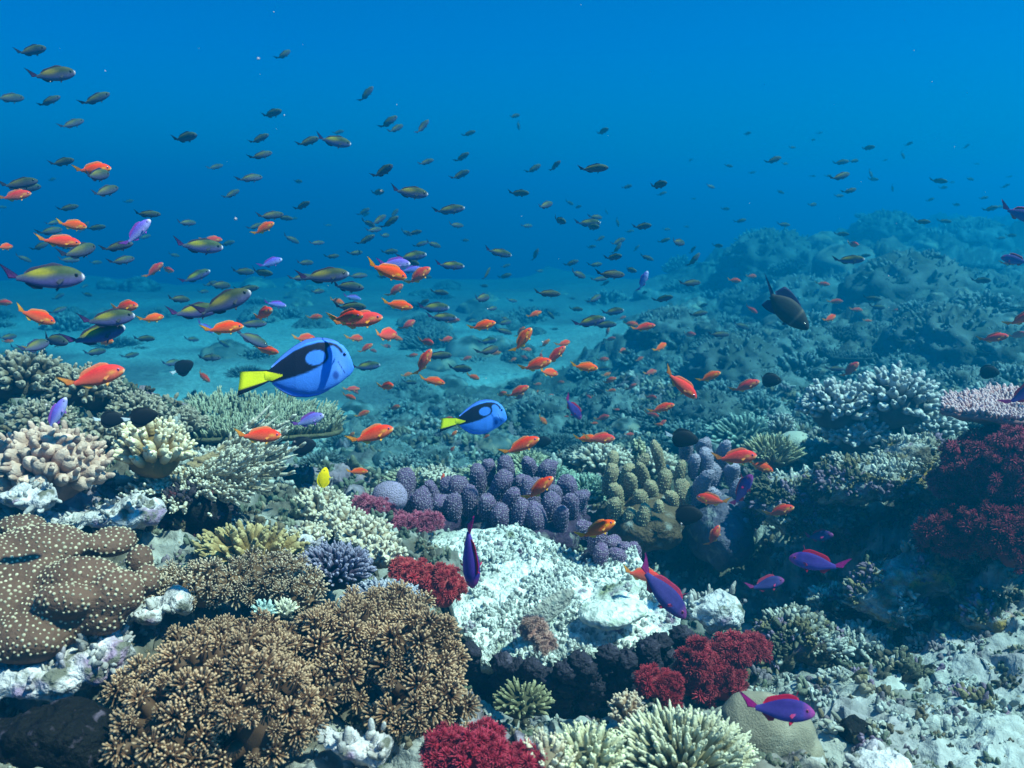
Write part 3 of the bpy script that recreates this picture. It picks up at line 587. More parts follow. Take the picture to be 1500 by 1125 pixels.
# dead white table coral ----------------------------------------------------
def dead_table():
    P = [(575,800,2.42),(660,770,2.52),(760,762,2.55),(850,800,2.42),(930,800,2.36),(1005,870,2.12),(1000,925,1.98),(930,945,1.92),(850,950,1.90),(780,965,1.88),(700,955,1.92),(672,905,2.0),(650,860,2.15)]
    W3 = np.array([at(*p) for p in P]); o = W3.mean(0); Q = W3 - o
    m = len(Q); na, nr = 200, 60
    tt = np.arange(na) / na * m; i0 = np.floor(tt).astype(int); f = (tt - i0)[:, None]; f = f * f * (3 - 2 * f)
    rim = Q[i0 % m] * (1 - f) + Q[(i0 + 1) % m] * f
    q = np.linspace(.002, 1, nr)[:, None, None]
    T = rim[None] * q; T[..., 2] += .03 * (1 - q[..., 0]) - .02
    F_ = T.reshape(-1, 3); wob = 1
    F_ = F_ + np.stack([fbm(F_, 9, 4, 101 + i) for i in range(3)], -1) * np.array([.02, .02, .03]) 
    n2 = fbm(F_, 55, 3, 111, .7, True)[:, None]
    F_[:, 2:3] += n2 * .009 + fbm(F_, 24, 3, 121)[:, None] * .014
    B = F_.copy(); B[:, 2] -= .03 + .05 * (1 - np.repeat(q[:, 0, 0], na)); 
    idx = np.arange(nr * na).reshape(nr, na); nx = np.roll(idx, -1, 1)
    f1 = np.stack([idx[:-1], idx[1:], nx[1:], nx[:-1]], -1).reshape(-1, 4); k = nr * na
    rf = np.stack([idx[-1], idx[-1] + k, nx[-1] + k, nx[-1]], -1)
    V = np.concatenate([F_, B]); Fq = np.concatenate([f1, f1[:, ::-1] + k, rf])
    c = np.array([.85, .86, .82]); C = np.tile(c, (len(V), 1)); w = np.clip(fbm(V, 12, 4, 7) * 2 - .1, 0, .75)[:, None]
    C = C * (1 - w * .9) + np.array([.32, .36, .30]) * w * .9
    top = (V, Fq, C)
    sel = rng.integers(0, k, 5200); sel = sel[q[:, 0, 0][sel // na] > rng.random(5200) ** 2 * .9]
    dens = fbm(F_[sel], 10, 3, 17) > -.25; sel = sel[dens]; n = len(sel)
    D = np.array([0, 0, 1.]) + 1.3 * (rng.random((n, 3)) - .5)
    cc = np.array([.80, .81, .77]) * (.6 + .5 * rng.random((n, 1)))
    nubs = tubes(F_[sel] - [0, 0, .006], D, .009 + .013 * rng.random(n), .0032 + .0032 * rng.random(n), PROF_FINGER, 6, None, cc * .55, cc, 1.2, .2)
    root = bpy.data.objects.new('dead_table_coral', None); col.objects.link(root); root.location = [float(x) for x in o]
    tag(root, 'large dead white table coral with rough crusted top in the middle of the reef', 'coral')
    link('plate', mesh('plate', *top, M['crust']), root)
    link('knobs', mesh('knobs', *nubs, M['crust']), root)['kind'] = 'stuff'
    # dark ruffled front rim; near-black colour also carries the underside's shade
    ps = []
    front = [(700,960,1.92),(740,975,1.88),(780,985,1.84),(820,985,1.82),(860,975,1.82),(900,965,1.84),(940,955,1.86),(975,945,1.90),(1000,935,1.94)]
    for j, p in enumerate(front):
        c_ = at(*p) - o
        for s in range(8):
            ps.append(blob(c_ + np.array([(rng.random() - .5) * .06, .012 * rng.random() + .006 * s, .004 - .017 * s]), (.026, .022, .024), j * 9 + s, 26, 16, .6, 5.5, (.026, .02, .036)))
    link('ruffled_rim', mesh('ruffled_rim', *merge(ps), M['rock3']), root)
    return root
M['rock3'] = mat("dark_shade_rock", bscale=90, bstr=1.0, bdist=.012, var=.4, vscale=40, patches=[(40, .6, .75, (.10, .08, .12))])  # near-black skin that puts shade into the colour of walls and crevices
dead_table()
place(add('coral_shard', blob((0,0,0), (.085,.006,.024), 3, 40, 20, .12, 3, (.38,.37,.33)), 'crust', at(800,895,1.95), 'tilted broken coral plate standing on the dead table coral', 'coral'), 24, -20, -28)
# rocks ----------------------------------------------------------------------
ROCKS = []
def rock(px, py, Y, ells, label, seed=0, vox=.012, name='reef_rock', matk='rock', d1=(.12,.07), d2=(.035,.035)):
    o = lumps(name, ells, M[matk] if matk in M else matk, (0,0,0), label, 'rock', vox, d1, d2, at(px, py, Y), smooth=1, seed=seed)
    tx = bpy.data.textures.new("rock_pits", 'CLOUDS'); tx.noise_scale = .013; tx.noise_depth = 3
    m = o.modifiers.new("displace", 'DISPLACE'); m.texture = tx; m.strength = -.014 if vox > .006 else -.006; m.mid_level = .5; m.texture_coords = 'LOCAL'
    ROCKS.append((o, matk, vox)); return o
WHT = solid('white_crust_rock', (.62,.60,.62), bscale=60, bstr=1, bdist=.02, var=.35, vscale=30, patches=[(12,.55,.66,(.34,.24,.38)),(22,.55,.66,(.15,.15,.12))])
M['white'] = WHT
M['slab'] = solid('pale_slab', (.72,.74,.68), bscale=80, bstr=1, bdist=.012, var=.25, vscale=30, patches=[(16,.55,.68,(.45,.52,.40)),(45,.55,.65,(.35,.38,.36))])
M['ridge'] = solid('pale_ridge_rock', (.36,.38,.37), bscale=60, bstr=1, bdist=.03, var=.5, vscale=26, patches=[(9,.48,.60,(.12,.10,.07)),(15,.50,.62,(.30,.20,.05)),(24,.58,.68,(.20,.13,.20))])
rock(45,985,1.36,[(0,0,0,.10,.07,.028),(.09,.03,.015,.05,.05,.022),(-.08,.02,0,.06,.06,.03)],'lilac white crusted rock at the left edge below the dotted coral',1,.007,matk='white')
rock(60,1075,1.22,[(0,0,0,.09,.06,.04),(.05,.0,-.03,.05,.05,.03)],'dark rock in the bottom left corner',2,.009,matk='rock3')  # blackened so its colour stands for the shade in the corner crevices
rock(500,1085,1.24,[(0,0,0,.035,.03,.012),(.035,0,-.014,.03,.03,.014),(-.03,.01,.012,.025,.02,.012)],'white crusted rock between the two bottom brown soft corals',3,.005,matk='white')
rock(150,755,1.95,[(0,0,0,.09,.06,.022),(.07,.01,.005,.05,.05,.02),(-.08,.01,-.01,.06,.05,.02)],'white crusted ledge below the cream finger coral',4,.008,matk='white')
rock(215,895,1.60,[(0,0,0,.045,.04,.018),(-.05,0,-.012,.04,.04,.016),(.04,.02,.008,.025,.03,.014)],'lilac white rock right of the dotted lobed coral',5,.006,matk='white')
rock(20,725,1.8,[(0,0,0,.05,.04,.02),(.04,0,-.01,.03,.03,.015)],'white crusted knob at the left edge above the dotted coral',6,.006,matk='white')
rock(448,800,1.98,[(0,0,0,.022,.02,.026)],'bright white lump right of the yellow brown finger coral',7,.005,matk='white',d1=(.05,.02),d2=(.02,.008))
rock(265,735,2.1,[(0,0,0,.05,.05,.03),(.06,.0,-.04,.05,.05,.03),(-.03,0,-.06,.05,.05,.03),(.04,.0,-.09,.06,.05,.03)],'dark purple lump rock in the hollow under the tan plate coral',8,.009,matk='rock3')
rock(1045,895,2.1,[(0,0,0,.065,.06,.045),(-.05,.0,.01,.03,.04,.03)],'rounded pale rock right of the diving purple fish',9,.008,matk='white')
rock(1150,930,2.05,[(0,0,0,.08,.07,.05),(.07,-.02,-.03,.07,.06,.04),(-.02,-.04,-.03,.05,.04,.04)],'grey knobbly rock above the grey boulder coral',10,.009)
rock(1160,735,2.7,[(0,0,0,.13,.10,.08),(.14,.02,.03,.12,.1,.07),(.05,-.03,-.05,.12,.08,.05)],'pale craggy rock right of the lilac finger coral',11,.012,matk='ridge')
rock(1300,700,2.6,[(0,0,0,.14,.10,.06),(.1,.03,.05,.1,.1,.06),(-.12,.0,-.02,.1,.09,.06),(.16,0,.0,.1,.08,.06)],'pale craggy ridge rock left of the dark red soft coral',12,.012,matk='ridge')
rock(1320,845,2.2,[(0,0,0,.10,.07,.05),(-.07,-.01,-.05,.07,.06,.04),(.08,0,.01,.08,.07,.05),(.0,-.03,-.08,.10,.06,.03)],'olive and white crusted rock on the lower right reef',13,.010,matk='ridge')
rock(1440,800,2.2,[(0,.05,0,.14,.10,.12),(.1,.02,.1,.12,.12,.10)],'overhanging reef wall block blackened for shade at the right edge',14,.014,matk='rock3')  # black skin stands in for the shade on this wall face
rock(1440,905,2.05,[(0,0,0,.07,.05,.04),(.07,0,-.03,.07,.05,.03)],'pale rock ledge at the right edge above the rubble slope',15,.009,matk='ridge')
rock(890,900,1.97,[(0,0,0,.075,.06,.024),(.05,.02,0,.05,.05,.018)],'smooth pale mound on the front of the dead white table coral',31,.006,matk='slab',d1=(.08,.02),d2=(.02,.006))
rock(1290,1120,1.35,[(0,0,0,.055,.04,.016)],'flat pale stone at the bottom right',16,.006,matk='white',d1=(.08,.02),d2=(.02,.004))
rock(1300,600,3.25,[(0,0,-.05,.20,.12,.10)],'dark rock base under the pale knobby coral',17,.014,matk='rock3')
rock(1240,880,2.35,[(0,0,0,.10,.07,.03),(.06,.0,-.05,.08,.07,.04)],'shaded rock in the hollow behind the rubble slope',18,.012)
def encrust(o, matk, vox):
    dg = bpy.context.evaluated_depsgraph_get(); e = o.evaluated_get(dg).to_mesh(); n = len(e.vertices)
    P = np.empty(n * 3); e.vertices.foreach_get('co', P); P = P.reshape(-1, 3); Nn = np.empty(n * 3); e.vertices.foreach_get('normal', Nn); Nn = Nn.reshape(-1, 3)
    g = fbm(P + np.array(o.location), 14, 3, 555); ok = np.nonzero((Nn[:, 2] > -.3) & (g > -.15))[0]
    area = len(P) * vox * vox; m = int(area * (1900 if matk != 'white' else 350)); sel = rng.choice(ok, min(m, 2500))
    pal = np.array([[.50, .52, .48], [.36, .36, .30], [.20, .17, .09], [.24, .17, .26], [.12, .12, .08]]) if matk != 'rock3' else np.array([[.05, .04, .06], [.12, .03, .04], [.06, .05, .03], [.03, .03, .04], [.16, .15, .13]])  # second palette: darker crust to go with the shade-blackened rocks
    if matk in ('white', 'slab'): pal = pal * .4 + np.array([.62, .6, .62]) * .6
    pi = np.clip(((fbm(P[sel] + np.array(o.location), 9, 3, 600) * 1.6 + .45 + .35 * (rng.random(len(sel)) - .5)) * 5).astype(int), 0, 4)
    k = 5; q = np.repeat(np.arange(len(sel)), k); mm = len(q); D = Nn[sel][q] + .9 * (rng.random((mm, 3)) - .5); s = (.0034 + .004 * rng.random(len(sel)) ** 2)[q]
    c = pal[pi][q] * (.7 + .5 * rng.random((mm, 1)))
    cr_ = link('crust', mesh('crust', *tubes(P[sel][q] + (rng.random((mm, 3)) - .5) * s[:, None] * 4 - Nn[sel][q] * .003, D, s * (1.8 + 2.2 * rng.random(mm)), s * (.6 + .5 * rng.random(mm)), [(0, 1), (.5, 1.05), (.85, .7), (1, .08)], 5, None, c * .6, c, 1.2, .25), M['coral']), o); cr_['kind'] = 'stuff'
rock(1620,760,2.2,[(0,.05,0,.22,.2,.3),(-.06,.05,.12,.2,.2,.15),(.1,0,-.2,.25,.2,.2)],'unseen tall rock added past the right edge to cast shade',21,.02,matk='rock3')  # unseen block added outside the frame to throw shade on the right reef
rock(1490,740,2.35,[(0,.03,0,.13,.12,.10),(.05,.05,.06,.12,.12,.08)],'reef wall blackened for shade behind the right hand red soft corals',22,.014,matk='rock3')  # wall shade is put into the dark colour here too
rock(1220,760,2.75,[(0,0,0,.08,.07,.05),(.07,.0,-.03,.08,.07,.05)],'craggy pale rock over the dark hollow right of the thin orange fish',23,.010,matk='ridge')
rock(1385,760,2.35,[(0,0,0,.06,.05,.05),(.02,.0,-.07,.05,.05,.05)],'craggy rock column left of the maroon soft coral',24,.010,matk='ridge')
rock(1250,940,2.15,[(0,0,0,.09,.06,.03),(-.08,.0,-.02,.06,.05,.03)],'grey crusted rock above the rubble slope',25,.009,matk='ridge')
for i, (px, py, Y, w_, lb) in enumerate(((1235,1000,1.8,.045,'knobbly grey stone right of the purple fish at the bottom'),(1330,990,1.9,.05,'pale crusted hump on the upper edge of the rubble slope'),(1430,1040,1.7,.05,'rough grey stone low on the rubble slope near the right edge'),(1250,1070,1.5,.035,'small dark stone between the boulder coral and the rubble slope'),(1470,985,1.95,.06,'craggy brown rock where the rubble slope meets the right edge'),(1370,950,2.1,.055,'dark crusted rock in the crevice above the rubble slope'))):
    rock(px, py, Y, [(0,0,0,w_,w_*.8,w_*.5),(w_*.8,.01,-.01,w_*.7,w_*.7,w_*.4)], lb, 50+i, .007, matk='ridge' if i % 2 == 0 else 'rock', d1=(.06,.04))
bpy.context.view_layer.update()
for r_ in ROCKS:
    if r_[1] != 'slab' and not r_[0]['label'].startswith('dark rock in'): encrust(*r_)
# background coral heads ------------------------------------------------------
LAND = []
def far_head(kind, s):
    cb = np.array([.035, .055, .05]) * (.6 + .8 * rng.random()); ct = np.array([.20, .27, .28]) * (.7 + .6 * rng.random())  # bluish low-red tint puts distance haze into the coral colour
    if kind == 0: return finger_coral(60, (s, s * .8, s * .6), s * .09, cb, ct, int(rng.integers(99)), .5, 2, sides=6, tpow=2)
    if kind == 1: return finger_coral(170, (s, s, s * .45), s * .04, cb, ct, int(rng.integers(99)), .4, 2, sides=5, tpow=2)
    if kind == 2: return blob((0, 0, 0), (s, s * .9, s * .7), int(rng.integers(99)), 36, 22, .18, 3, ct * .75, 5, cb)
    if kind == 3: return table_coral(s * 1.2, 260, s * .03, s * .12, cb, ct, int(rng.integers(99)), .9, s * .08, s * .6)
    if kind == 5:
        ps = [blob((0, 0, -s * .2), (s, s * .8, s * .75), int(rng.integers(99)), 70, 44, .28, 4.5, cb * .8, 6, ct * .6, True)]
        f = finger_coral(280, (s * .95, s * .8, s * .66), s * .034, cb, ct, 3, .3, 2, sides=5, tpow=1.5); ps.append(f)
        for _ in range(5):
            t_ = table_coral(s * .35, 90, s * .012, s * .06, cb, ct, int(rng.integers(99)), .9, s * .04, s * .2); a_ = rng.random() * 6.28; q_ = .35 + .5 * rng.random()
            t_[0][:] += np.array([math.cos(a_) * s * q_, math.sin(a_) * s * q_ * .7, s * (.45 - .5 * q_ ** 2)]); ps.append(t_)
        for _ in range(4):
            a_ = rng.random() * 6.28; ps.append(blob((math.cos(a_) * s * .7, math.sin(a_) * s * .6, s * .1 * rng.random()), (s * .28,) * 3, int(rng.integers(99)), 20, 12, .15, 3, ct * .7, 4, cb))
        return merge(ps)
    ps = [blob(((rng.random() - .5) * s * 1.5, (rng.random() - .5) * s, (rng.random() - .4) * s * .6), (s * .42, s * .4, s * .4), int(rng.integers(99)), 20, 12, .2, 3, ct * .8, 4, cb) for _ in range(9)]
    return merge(ps)
PROTO = {k: [mesh(('branching_coral', 'twig_coral', 'dome_coral', 'table_coral', 'lobed_coral', 'coral_mound')[k], *far_head(k, .2), M['boulder' if k in (2, 4) else 'coral']) for _ in range(4)] for k in range(6)}
KN = ('branching_coral', 'twig_coral', 'dome_coral', 'table_coral', 'lobed_coral', 'coral_mound')
KD = ('branching', 'bristly', 'domed', 'flat', 'lobed', 'craggy')
HEADS = [(985,470,130,5),(1130,365,170,5),(1110,440,140,5),(1180,430,160,5),(1250,420,130,5),(1330,400,190,5),(1430,420,150,5),(1300,330,120,5),(1420,340,130,5),(1390,480,210,5),(1480,500,150,5),(1280,490,120,5),(1180,500,130,5),(1080,520,190,5),(980,540,130,5),(900,590,120,5),(800,600,130,5),(680,600,120,5),(600,570,90,5),(560,660,120,5),(640,670,110,5),(1130,560,120,5),(1040,590,120,5),(1420,560,140,5),(1220,580,110,5),(1340,530,110,5),(470,690,90,5),(760,520,60,5),
 (1210,350,60,2),(1370,345,60,0),(1450,380,70,3),(1400,430,60,2),(1340,450,60,0),(1230,480,60,1),(1150,455,50,2),(1060,470,60,0),(1040,540,60,4),(930,520,60,0),(1200,610,70,0),(1480,470,60,2),(1300,570,60,1),(850,620,60,0),(740,640,60,4),(660,560,60,2),(700,530,50,0),(580,620,70,3),(520,620,60,0),(620,620,60,1),
   # px, py, size px wide, kind (background reef read off the photo)
 (960,432,62,4),(1010,445,60,4),(935,470,50,2),(1150,395,90,3),(1120,430,80,4),(1110,345,60,0),(1160,350,50,0),(1240,375,110,2),(1290,410,60,0),(1320,430,80,2),(1380,440,80,4),(1440,440,80,0),
 (1290,310,60,3),(1350,370,90,3),(1430,380,90,3),(1480,400,80,4),(1330,475,110,3),(1250,500,100,3),(1180,470,90,0),(1100,480,90,1),(1050,500,80,1),(990,500,90,0),(1020,540,100,1),(960,545,80,1),(1100,540,90,1),
 (1170,530,90,0),(1300,525,110,1),(1380,510,110,1),(1450,500,120,1),(1480,550,100,0),(1400,560,90,0),(900,560,80,1),(860,540,60,0),(930,600,90,1),(870,600,80,0),(820,600,70,2),(780,555,60,3),(760,600,60,0),(700,580,70,3),
 (650,590,110,3),(590,600,80,0),(550,590,70,1),(640,530,70,2),(690,510,90,2),(600,560,60,0),(560,640,80,1),(610,650,90,4),(590,680,80,0),(530,670,90,4),(640,640,80,1),(680,640,60,0),(500,640,70,1),(470,670,80,1),(500,700,70,0),
 (540,700,60,4),(730,655,60,1),(820,640,70,1),(880,640,80,0),(980,600,100,1),(1010,630,90,0),(960,640,60,1),(1050,610,90,1),(1110,590,90,0),(1160,580,60,2),(1170,620,70,1),(1090,520,60,2),(1220,440,70,0),(1200,420,60,4),
 (420,690,70,1),(450,710,60,0),(640,480,60,2),(700,450,70,2),(760,470,40,0),(360,540,60,1),(440,550,60,2),(1420,600,90,1),(1340,540,60,2),(1240,545,70,0),(850,660,60,3),(1060,570,80,0),(840,570,70,1),(1010,580,70,3)]
far_items = []
for _ in range(120):
    HEADS.append((960 + 540 * rng.random(), 350 + 250 * rng.random() ** .8, 26 + 40 * rng.random(), int(rng.choice([0, 0, 1, 1, 2, 3, 3, 4]))))
for _ in range(45):
    HEADS.append((480 + 480 * rng.random(), 590 + 80 * rng.random(), 30 + 40 * rng.random(), int(rng.choice([0, 1, 1, 2, 3, 4]))))
for _ in range(46):
    q_ = rng.random(); HEADS.append((-20 + 950 * rng.random(), 412 + 110 * q_ ** 1.4, (16 + 34 * rng.random()) * (1 + 1.2 * q_), int(rng.choice([5, 5, 1, 2, 4, 0]))))
for (px, py, w, k) in HEADS:
    Y = min(ray_depth(px, py + w * .12), 15.0)
    if Y < 3.4: Y = max(Y, 3.6)
    p = at(px, py + w * .12, Y); s = w / F * Y / 2
    o = link(KN[k], PROTO[k][int(rng.integers(4))], None, p - [0, 0, s * .12])
    o.scale = (s / .2,) * 3; o.rotation_euler = (R(8 * (rng.random() - .5)), R(8 * (rng.random() - .5)), rng.random() * 6.28)
    far_items.append((o, px, py, k))
# scattered rubble growth that nobody could count -------------------------------
def growth():
    Y = TQ[:, 1]; X = TQ[:, 0]
    w = np.where((Y < 5.5) & (Y > .9) & (np.abs(X) < Y * .72) & (TS < .3), Y ** 2 * np.minimum(1, 2.6 / Y), 0); w = w / w.sum()
    n = 16000; sel = rng.choice(len(TQ), n, p=w); C0 = TQ[sel]
    pal = np.array([[.52, .55, .52], [.20, .16, .10], [.24, .20, .24], [.30, .32, .24], [.44, .38, .28], [.11, .10, .07], [.15, .18, .13]])
    reg = (fbm(C0, 5, 3, 300) * 2.2 + .5 + .5 * fbm(C0, 22, 2, 310)); pi = np.clip((reg * 7).astype(int), 0, 6); pi = np.where(rng.random(n) < .3, rng.integers(0, 7, n), pi)
    k = 7; o = np.repeat(np.arange(n), k); m = n * k
    s = (.0028 + .0048 * rng.random(n) ** 2) * np.clip(C0[:, 1] / 2, .7, 1.9)
    D = np.array([0, -.15, .75]) + 1.5 * (rng.random((m, 3)) - .5)
    P0 = C0[o] + (rng.random((m, 3)) - .5) * s[o][:, None] * np.array([5, 5, 2]) - [0, 0, .004]
    c = .8 * pal[pi][o] * (.7 + .5 * rng.random((m, 1)))
    V, Fq, C = tubes(P0, D, s[o] * (2.0 + 2 * rng.random(m)), s[o] * (.7 + .5 * rng.random(m)), [(0, 1), (.5, 1.05), (.85, .7), (1, .08)], 5, None, c * .6, c, 1.2, .25)
    tag(link('coral_rubble', mesh('coral_rubble', V, Fq, C, M['coral'])), 'small encrusting corals, algae tufts and rubble covering the reef rock', 'rubble', kind='stuff')
growth()
def marine_snow():
    n = 120; Y = 1 + 6 * rng.random(n); P = np.array([at(px, py, y) for px, py, y in zip(rng.random(n) * 1500, rng.random(n) ** .8 * 800, Y)])
    r = .0006 + .0010 * rng.random(n)
    V, Fq, C = tubes(P, rng.random((n, 3)) - .5, r * 2.4, r, PROF_BALL, 6, None, (.6,.6,.6), (.7,.7,.7))
    tag(link('floating_particles', mesh('floating_particles', V, Fq, C, M['soft'])), 'tiny pale specks drifting in the water', 'particles', kind='stuff')
marine_snow()
#PART3
# ---------------------------------------------------------------- fish
def loft_fish(out, wid, colf, fins, bend=0.0, K=40, Mr=20, wpow=.85):
    """out: [(x, top, bottom)], wid: [(x, half width)], nose at +x; fins: list of (kind, params)"""
    o = np.array(out, float); xs = o[::-1, 0]; nose = o[0, 0]; tailx = o[-1, 0]
    t = (1 - np.cos(np.linspace(0, 1, K) * math.pi)) / 2
    X = nose + (tailx - nose) * t
    def sm(v):
        from_ = np.interp(X, xs, v[::-1]); return from_
    top, bot = sm(o[:, 1]), sm(o[:, 2])
    for _ in range(2):
        top[1:-1] = (top[:-2] + 2 * top[1:-1] + top[2:]) / 4; bot[1:-1] = (bot[:-2] + 2 * bot[1:-1] + bot[2:]) / 4
    w = np.array(wid, float); W_ = np.interp(X, w[::-1, 0], w[::-1, 1])
    zc, h = (top + bot) / 2, (top - bot) / 2
    a = np.arange(Mr) / Mr * 2 * math.pi; ca, sa = np.cos(a), np.sin(a)
    yy = np.sign(ca) * np.abs(ca) ** wpow
    V = np.stack([np.repeat(X[:, None], Mr, 1), W_[:, None] * yy[None], zc[:, None] + h[:, None] * sa[None]], -1)
    idx = np.arange(K * Mr).reshape(K, Mr); nx = np.roll(idx, -1, 1)
    Fq = np.stack([idx[:-1], nx[:-1], nx[1:], idx[1:]], -1).reshape(-1, 4)
    V = V.reshape(-1, 3); parts = [(V, Fq, colf(V, 'body'))]
    def sheet(P, th, kind):
        n, m = P.shape[:2]; v = np.linspace(0, 1, m)[None, :]
        half = (th * (1 - v * .85))
        A = P.copy(); B = P.copy(); A[..., 1] += half; B[..., 1] -= half
        i = np.arange(n * m).reshape(n, m); f = np.stack([i[:-1, :-1], i[1:, :-1], i[1:, 1:], i[:-1, 1:]], -1).reshape(-1, 4)
        k = n * m; e = np.stack([i[:-1, -1], i[1:, -1], i[1:, -1] + k, i[:-1, -1] + k], -1)
        e2 = np.stack([i[0, :-1], i[0, 1:], i[0, 1:] + k, i[0, :-1] + k], -1); e3 = np.stack([i[-1, :-1], i[-1, 1:], i[-1, 1:] + k, i[-1, :-1] + k], -1)
        Vv = np.concatenate([A.reshape(-1, 3), B.reshape(-1, 3)])
        uv = np.stack(np.meshgrid(np.linspace(0, 1, n), np.linspace(0, 1, m), indexing='ij'), -1).reshape(-1, 2); uv = np.concatenate([uv, uv])
        parts.append((Vv, np.concatenate([f, f[:, ::-1] + k, e, e2, e3]), colf(Vv, kind, uv)))
    for kind, p in fins:
        if kind in ('dorsal', 'anal'):
            x0, x1, hts, sweep = p; n = 18; xx = np.linspace(x0, x1, n); tb = np.interp(xx, X[::-1], (top if kind == 'dorsal' else bot)[::-1])
            hh = np.interp(np.linspace(0, 1, n), np.linspace(0, 1, len(hts)), hts) * (1 if kind == 'dorsal' else -1)
            v = np.linspace(0, 1, 5)[None]
            P = np.stack([xx[:, None] - sweep * v * np.abs(hh[:, None]) , np.zeros((n, 5)), tb[:, None] + (v * 1.12 - .12) * hh[:, None]], -1)
            sheet(P, .006, kind)
        if kind == 'tail':
            xb, zb, hb, xt, zt_top, zt_bot, fork = p; n = 21; u = np.linspace(-1, 1, n); v = np.linspace(0, 1, 7)[None]
            tz = np.where(u > 0, zt_top * u, -zt_bot * -u) + 0 * u; tz = np.where(u > 0, u * zt_top, -u * zt_bot)
            tx = xt + fork * (1 - np.abs(u) ** 1.4)
            bz = zb + u * hb
            P = np.stack([xb + (tx[:, None] - xb) * v, np.zeros((n, 7)), bz[:, None] + (tz[:, None] - bz[:, None]) * v ** .9], -1)
            sheet(P, .007, kind)
        if kind == 'filament':
            x, z0, dx, dz, r = p
            V2, F2, C2 = tubes([[x, 0, z0]], [[dx, 0, dz]], math.hypot(dx, dz), r, [(0, 1), (.5, .7), (1, .1)], 5)
            parts.append((V2, F2, colf(V2, 'filament', None)))
        if kind == 'pelvic':
            x, z, l, wd = p
            for s in (1, -1):
                n = 6; u = np.linspace(0, 1, n); v = np.linspace(0, 1, 4)[None]
                P = np.stack([x - (u[:, None] * wd) - v * l * (.75 - .3 * u[:, None]), np.full((n, 4), .012 * s) + v * .03 * s, z - v * l * (.75 - .45 * u[:, None])], -1)
                sheet(P, .003, 'pelvic')
    V, Fq, C = merge(parts)
    if bend:
        d = np.clip(.22 - V[:, 0], 0, None); V = V.copy(); V[:, 1] += bend * d ** 2 * 1.6; V[:, 0] += abs(bend) * d ** 2 * .35
    return V, Fq, np.clip(C, 0, 1)
def rgb(*v): return np.array(v, float)
def lerp(a, b, w): return a + (b - a) * w[:, None]
def C_anthias(V, k, uv=None):
    n = len(V); z = V[:, 2]; x = V[:, 0]
    if k == 'body':
        c = lerp(np.tile(rgb(.82, .15, .06), (n, 1)), rgb(.78, .045, .008), np.clip((z + .03) / .12, 0, 1))
        c = lerp(c, rgb(.90, .42, .05), np.clip(1 - np.abs(z + .035 + (x - .5) * .25) / .022, 0, 1) * (x > .22))
        c = lerp(c, rgb(.95, .75, .45), np.clip((x - .455) / .03, 0, 1) * np.clip((.02 - z) / .03, 0, 1))
        return c
    if k == 'tail': return lerp(np.tile(rgb(.80, .20, .02), (n, 1)), rgb(.90, .50, .06), np.clip(np.abs(uv[:, 0] - .5) * 2, 0, 1) * uv[:, 1])
    if k == 'dorsal': return lerp(np.tile(rgb(.80, .10, .015), (n, 1)), rgb(.75, .25, .10), uv[:, 1])
    return np.tile(rgb(.88, .45, .08), (n, 1))
def C_purple(V, k, uv=None):
    n = len(V); z = V[:, 2]; x = V[:, 0]
    if k == 'body':
        c = lerp(np.tile(rgb(.10, .065, .34), (n, 1)), rgb(.035, .02, .17), np.clip((z + .02) / .1, 0, 1))
        return lerp(c, rgb(.40, .05, .22), np.clip((x - .34) / .14, 0, 1) * .7)
    if k == 'tail': return np.tile(rgb(.42, .02, .20), (n, 1))
    return np.tile(rgb(.42, .015, .06), (n, 1))
def C_lilac(V, k, uv=None):
    n = len(V); z = V[:, 2]; x = V[:, 0]
    if k == 'body': return lerp(lerp(np.tile(rgb(.34, .34, .72), (n, 1)), rgb(.18, .12, .62), np.clip((z + .02) / .1, 0, 1)), rgb(.7, .6, .8), np.clip((x - .44) / .04, 0, 1))
    return np.tile(rgb(.25, .06, .40), (n, 1))
def C_chromis(V, k, uv=None):
    n = len(V); z = V[:, 2]; x = V[:, 0]
    if k == 'body':
        c = lerp(np.tile(rgb(.10, .10, .27), (n, 1)), rgb(.045, .075, .035), np.clip((z + .04) / .09, 0, 1))
        c = lerp(c, rgb(.30, .27, .03), np.clip(1 - ((x + .02) / .20) ** 2 - ((z - .055) / .06) ** 2, 0, 1))
        c = lerp(c, rgb(.02, .03, .02), np.clip((z - .115) / .02, 0, 1))
        return lerp(c, rgb(.55, .55, .65), np.clip((x - .465) / .02, 0, 1))
    if k == 'tail': return lerp(np.tile(rgb(.10, .03, .14), (n, 1)), rgb(.02, .02, .09), np.clip(np.abs(uv[:, 0] - .5) * 2, 0, 1))
    return np.tile(rgb(.03, .03, .06), (n, 1))
def C_dark(V, k, uv=None):
    n = len(V); z = V[:, 2]; x = V[:, 0]
    if k == 'body': return lerp(np.tile(rgb(.07, .08, .17), (n, 1)), lerp(np.tile(rgb(.035, .07, .05), (n, 1)), rgb(.13, .14, .04), np.clip(1 - ((x + .02) / .24) ** 2 - ((z - .05) / .07) ** 2, 0, 1)), np.clip((z + .03) / .07, 0, 1))
    return np.tile(rgb(.02, .03, .08), (n, 1))
def C_black(V, k, uv=None):
    n = len(V); return np.tile(rgb(.75, .8, .85) if k == 'tail' else rgb(.006, .007, .012), (n, 1))
def C_blackall(V, k, uv=None): return np.tile(rgb(.006, .007, .012), (len(V), 1))
def C_yellow(V, k, uv=None): return np.tile(rgb(.95, .72, .0) if k != 'tail' else rgb(.72, .85, .45), (len(V), 1))
def C_trigger(V, k, uv=None):
    n = len(V); z = V[:, 2]; x = V[:, 0]
    if k == 'body': return lerp(np.tile(rgb(.022, .028, .032), (n, 1)), rgb(.11, .10, .085), (np.abs(x - .25) < .02).astype(float) * .8)
    return np.tile(rgb(.012, .018, .07), (n, 1))
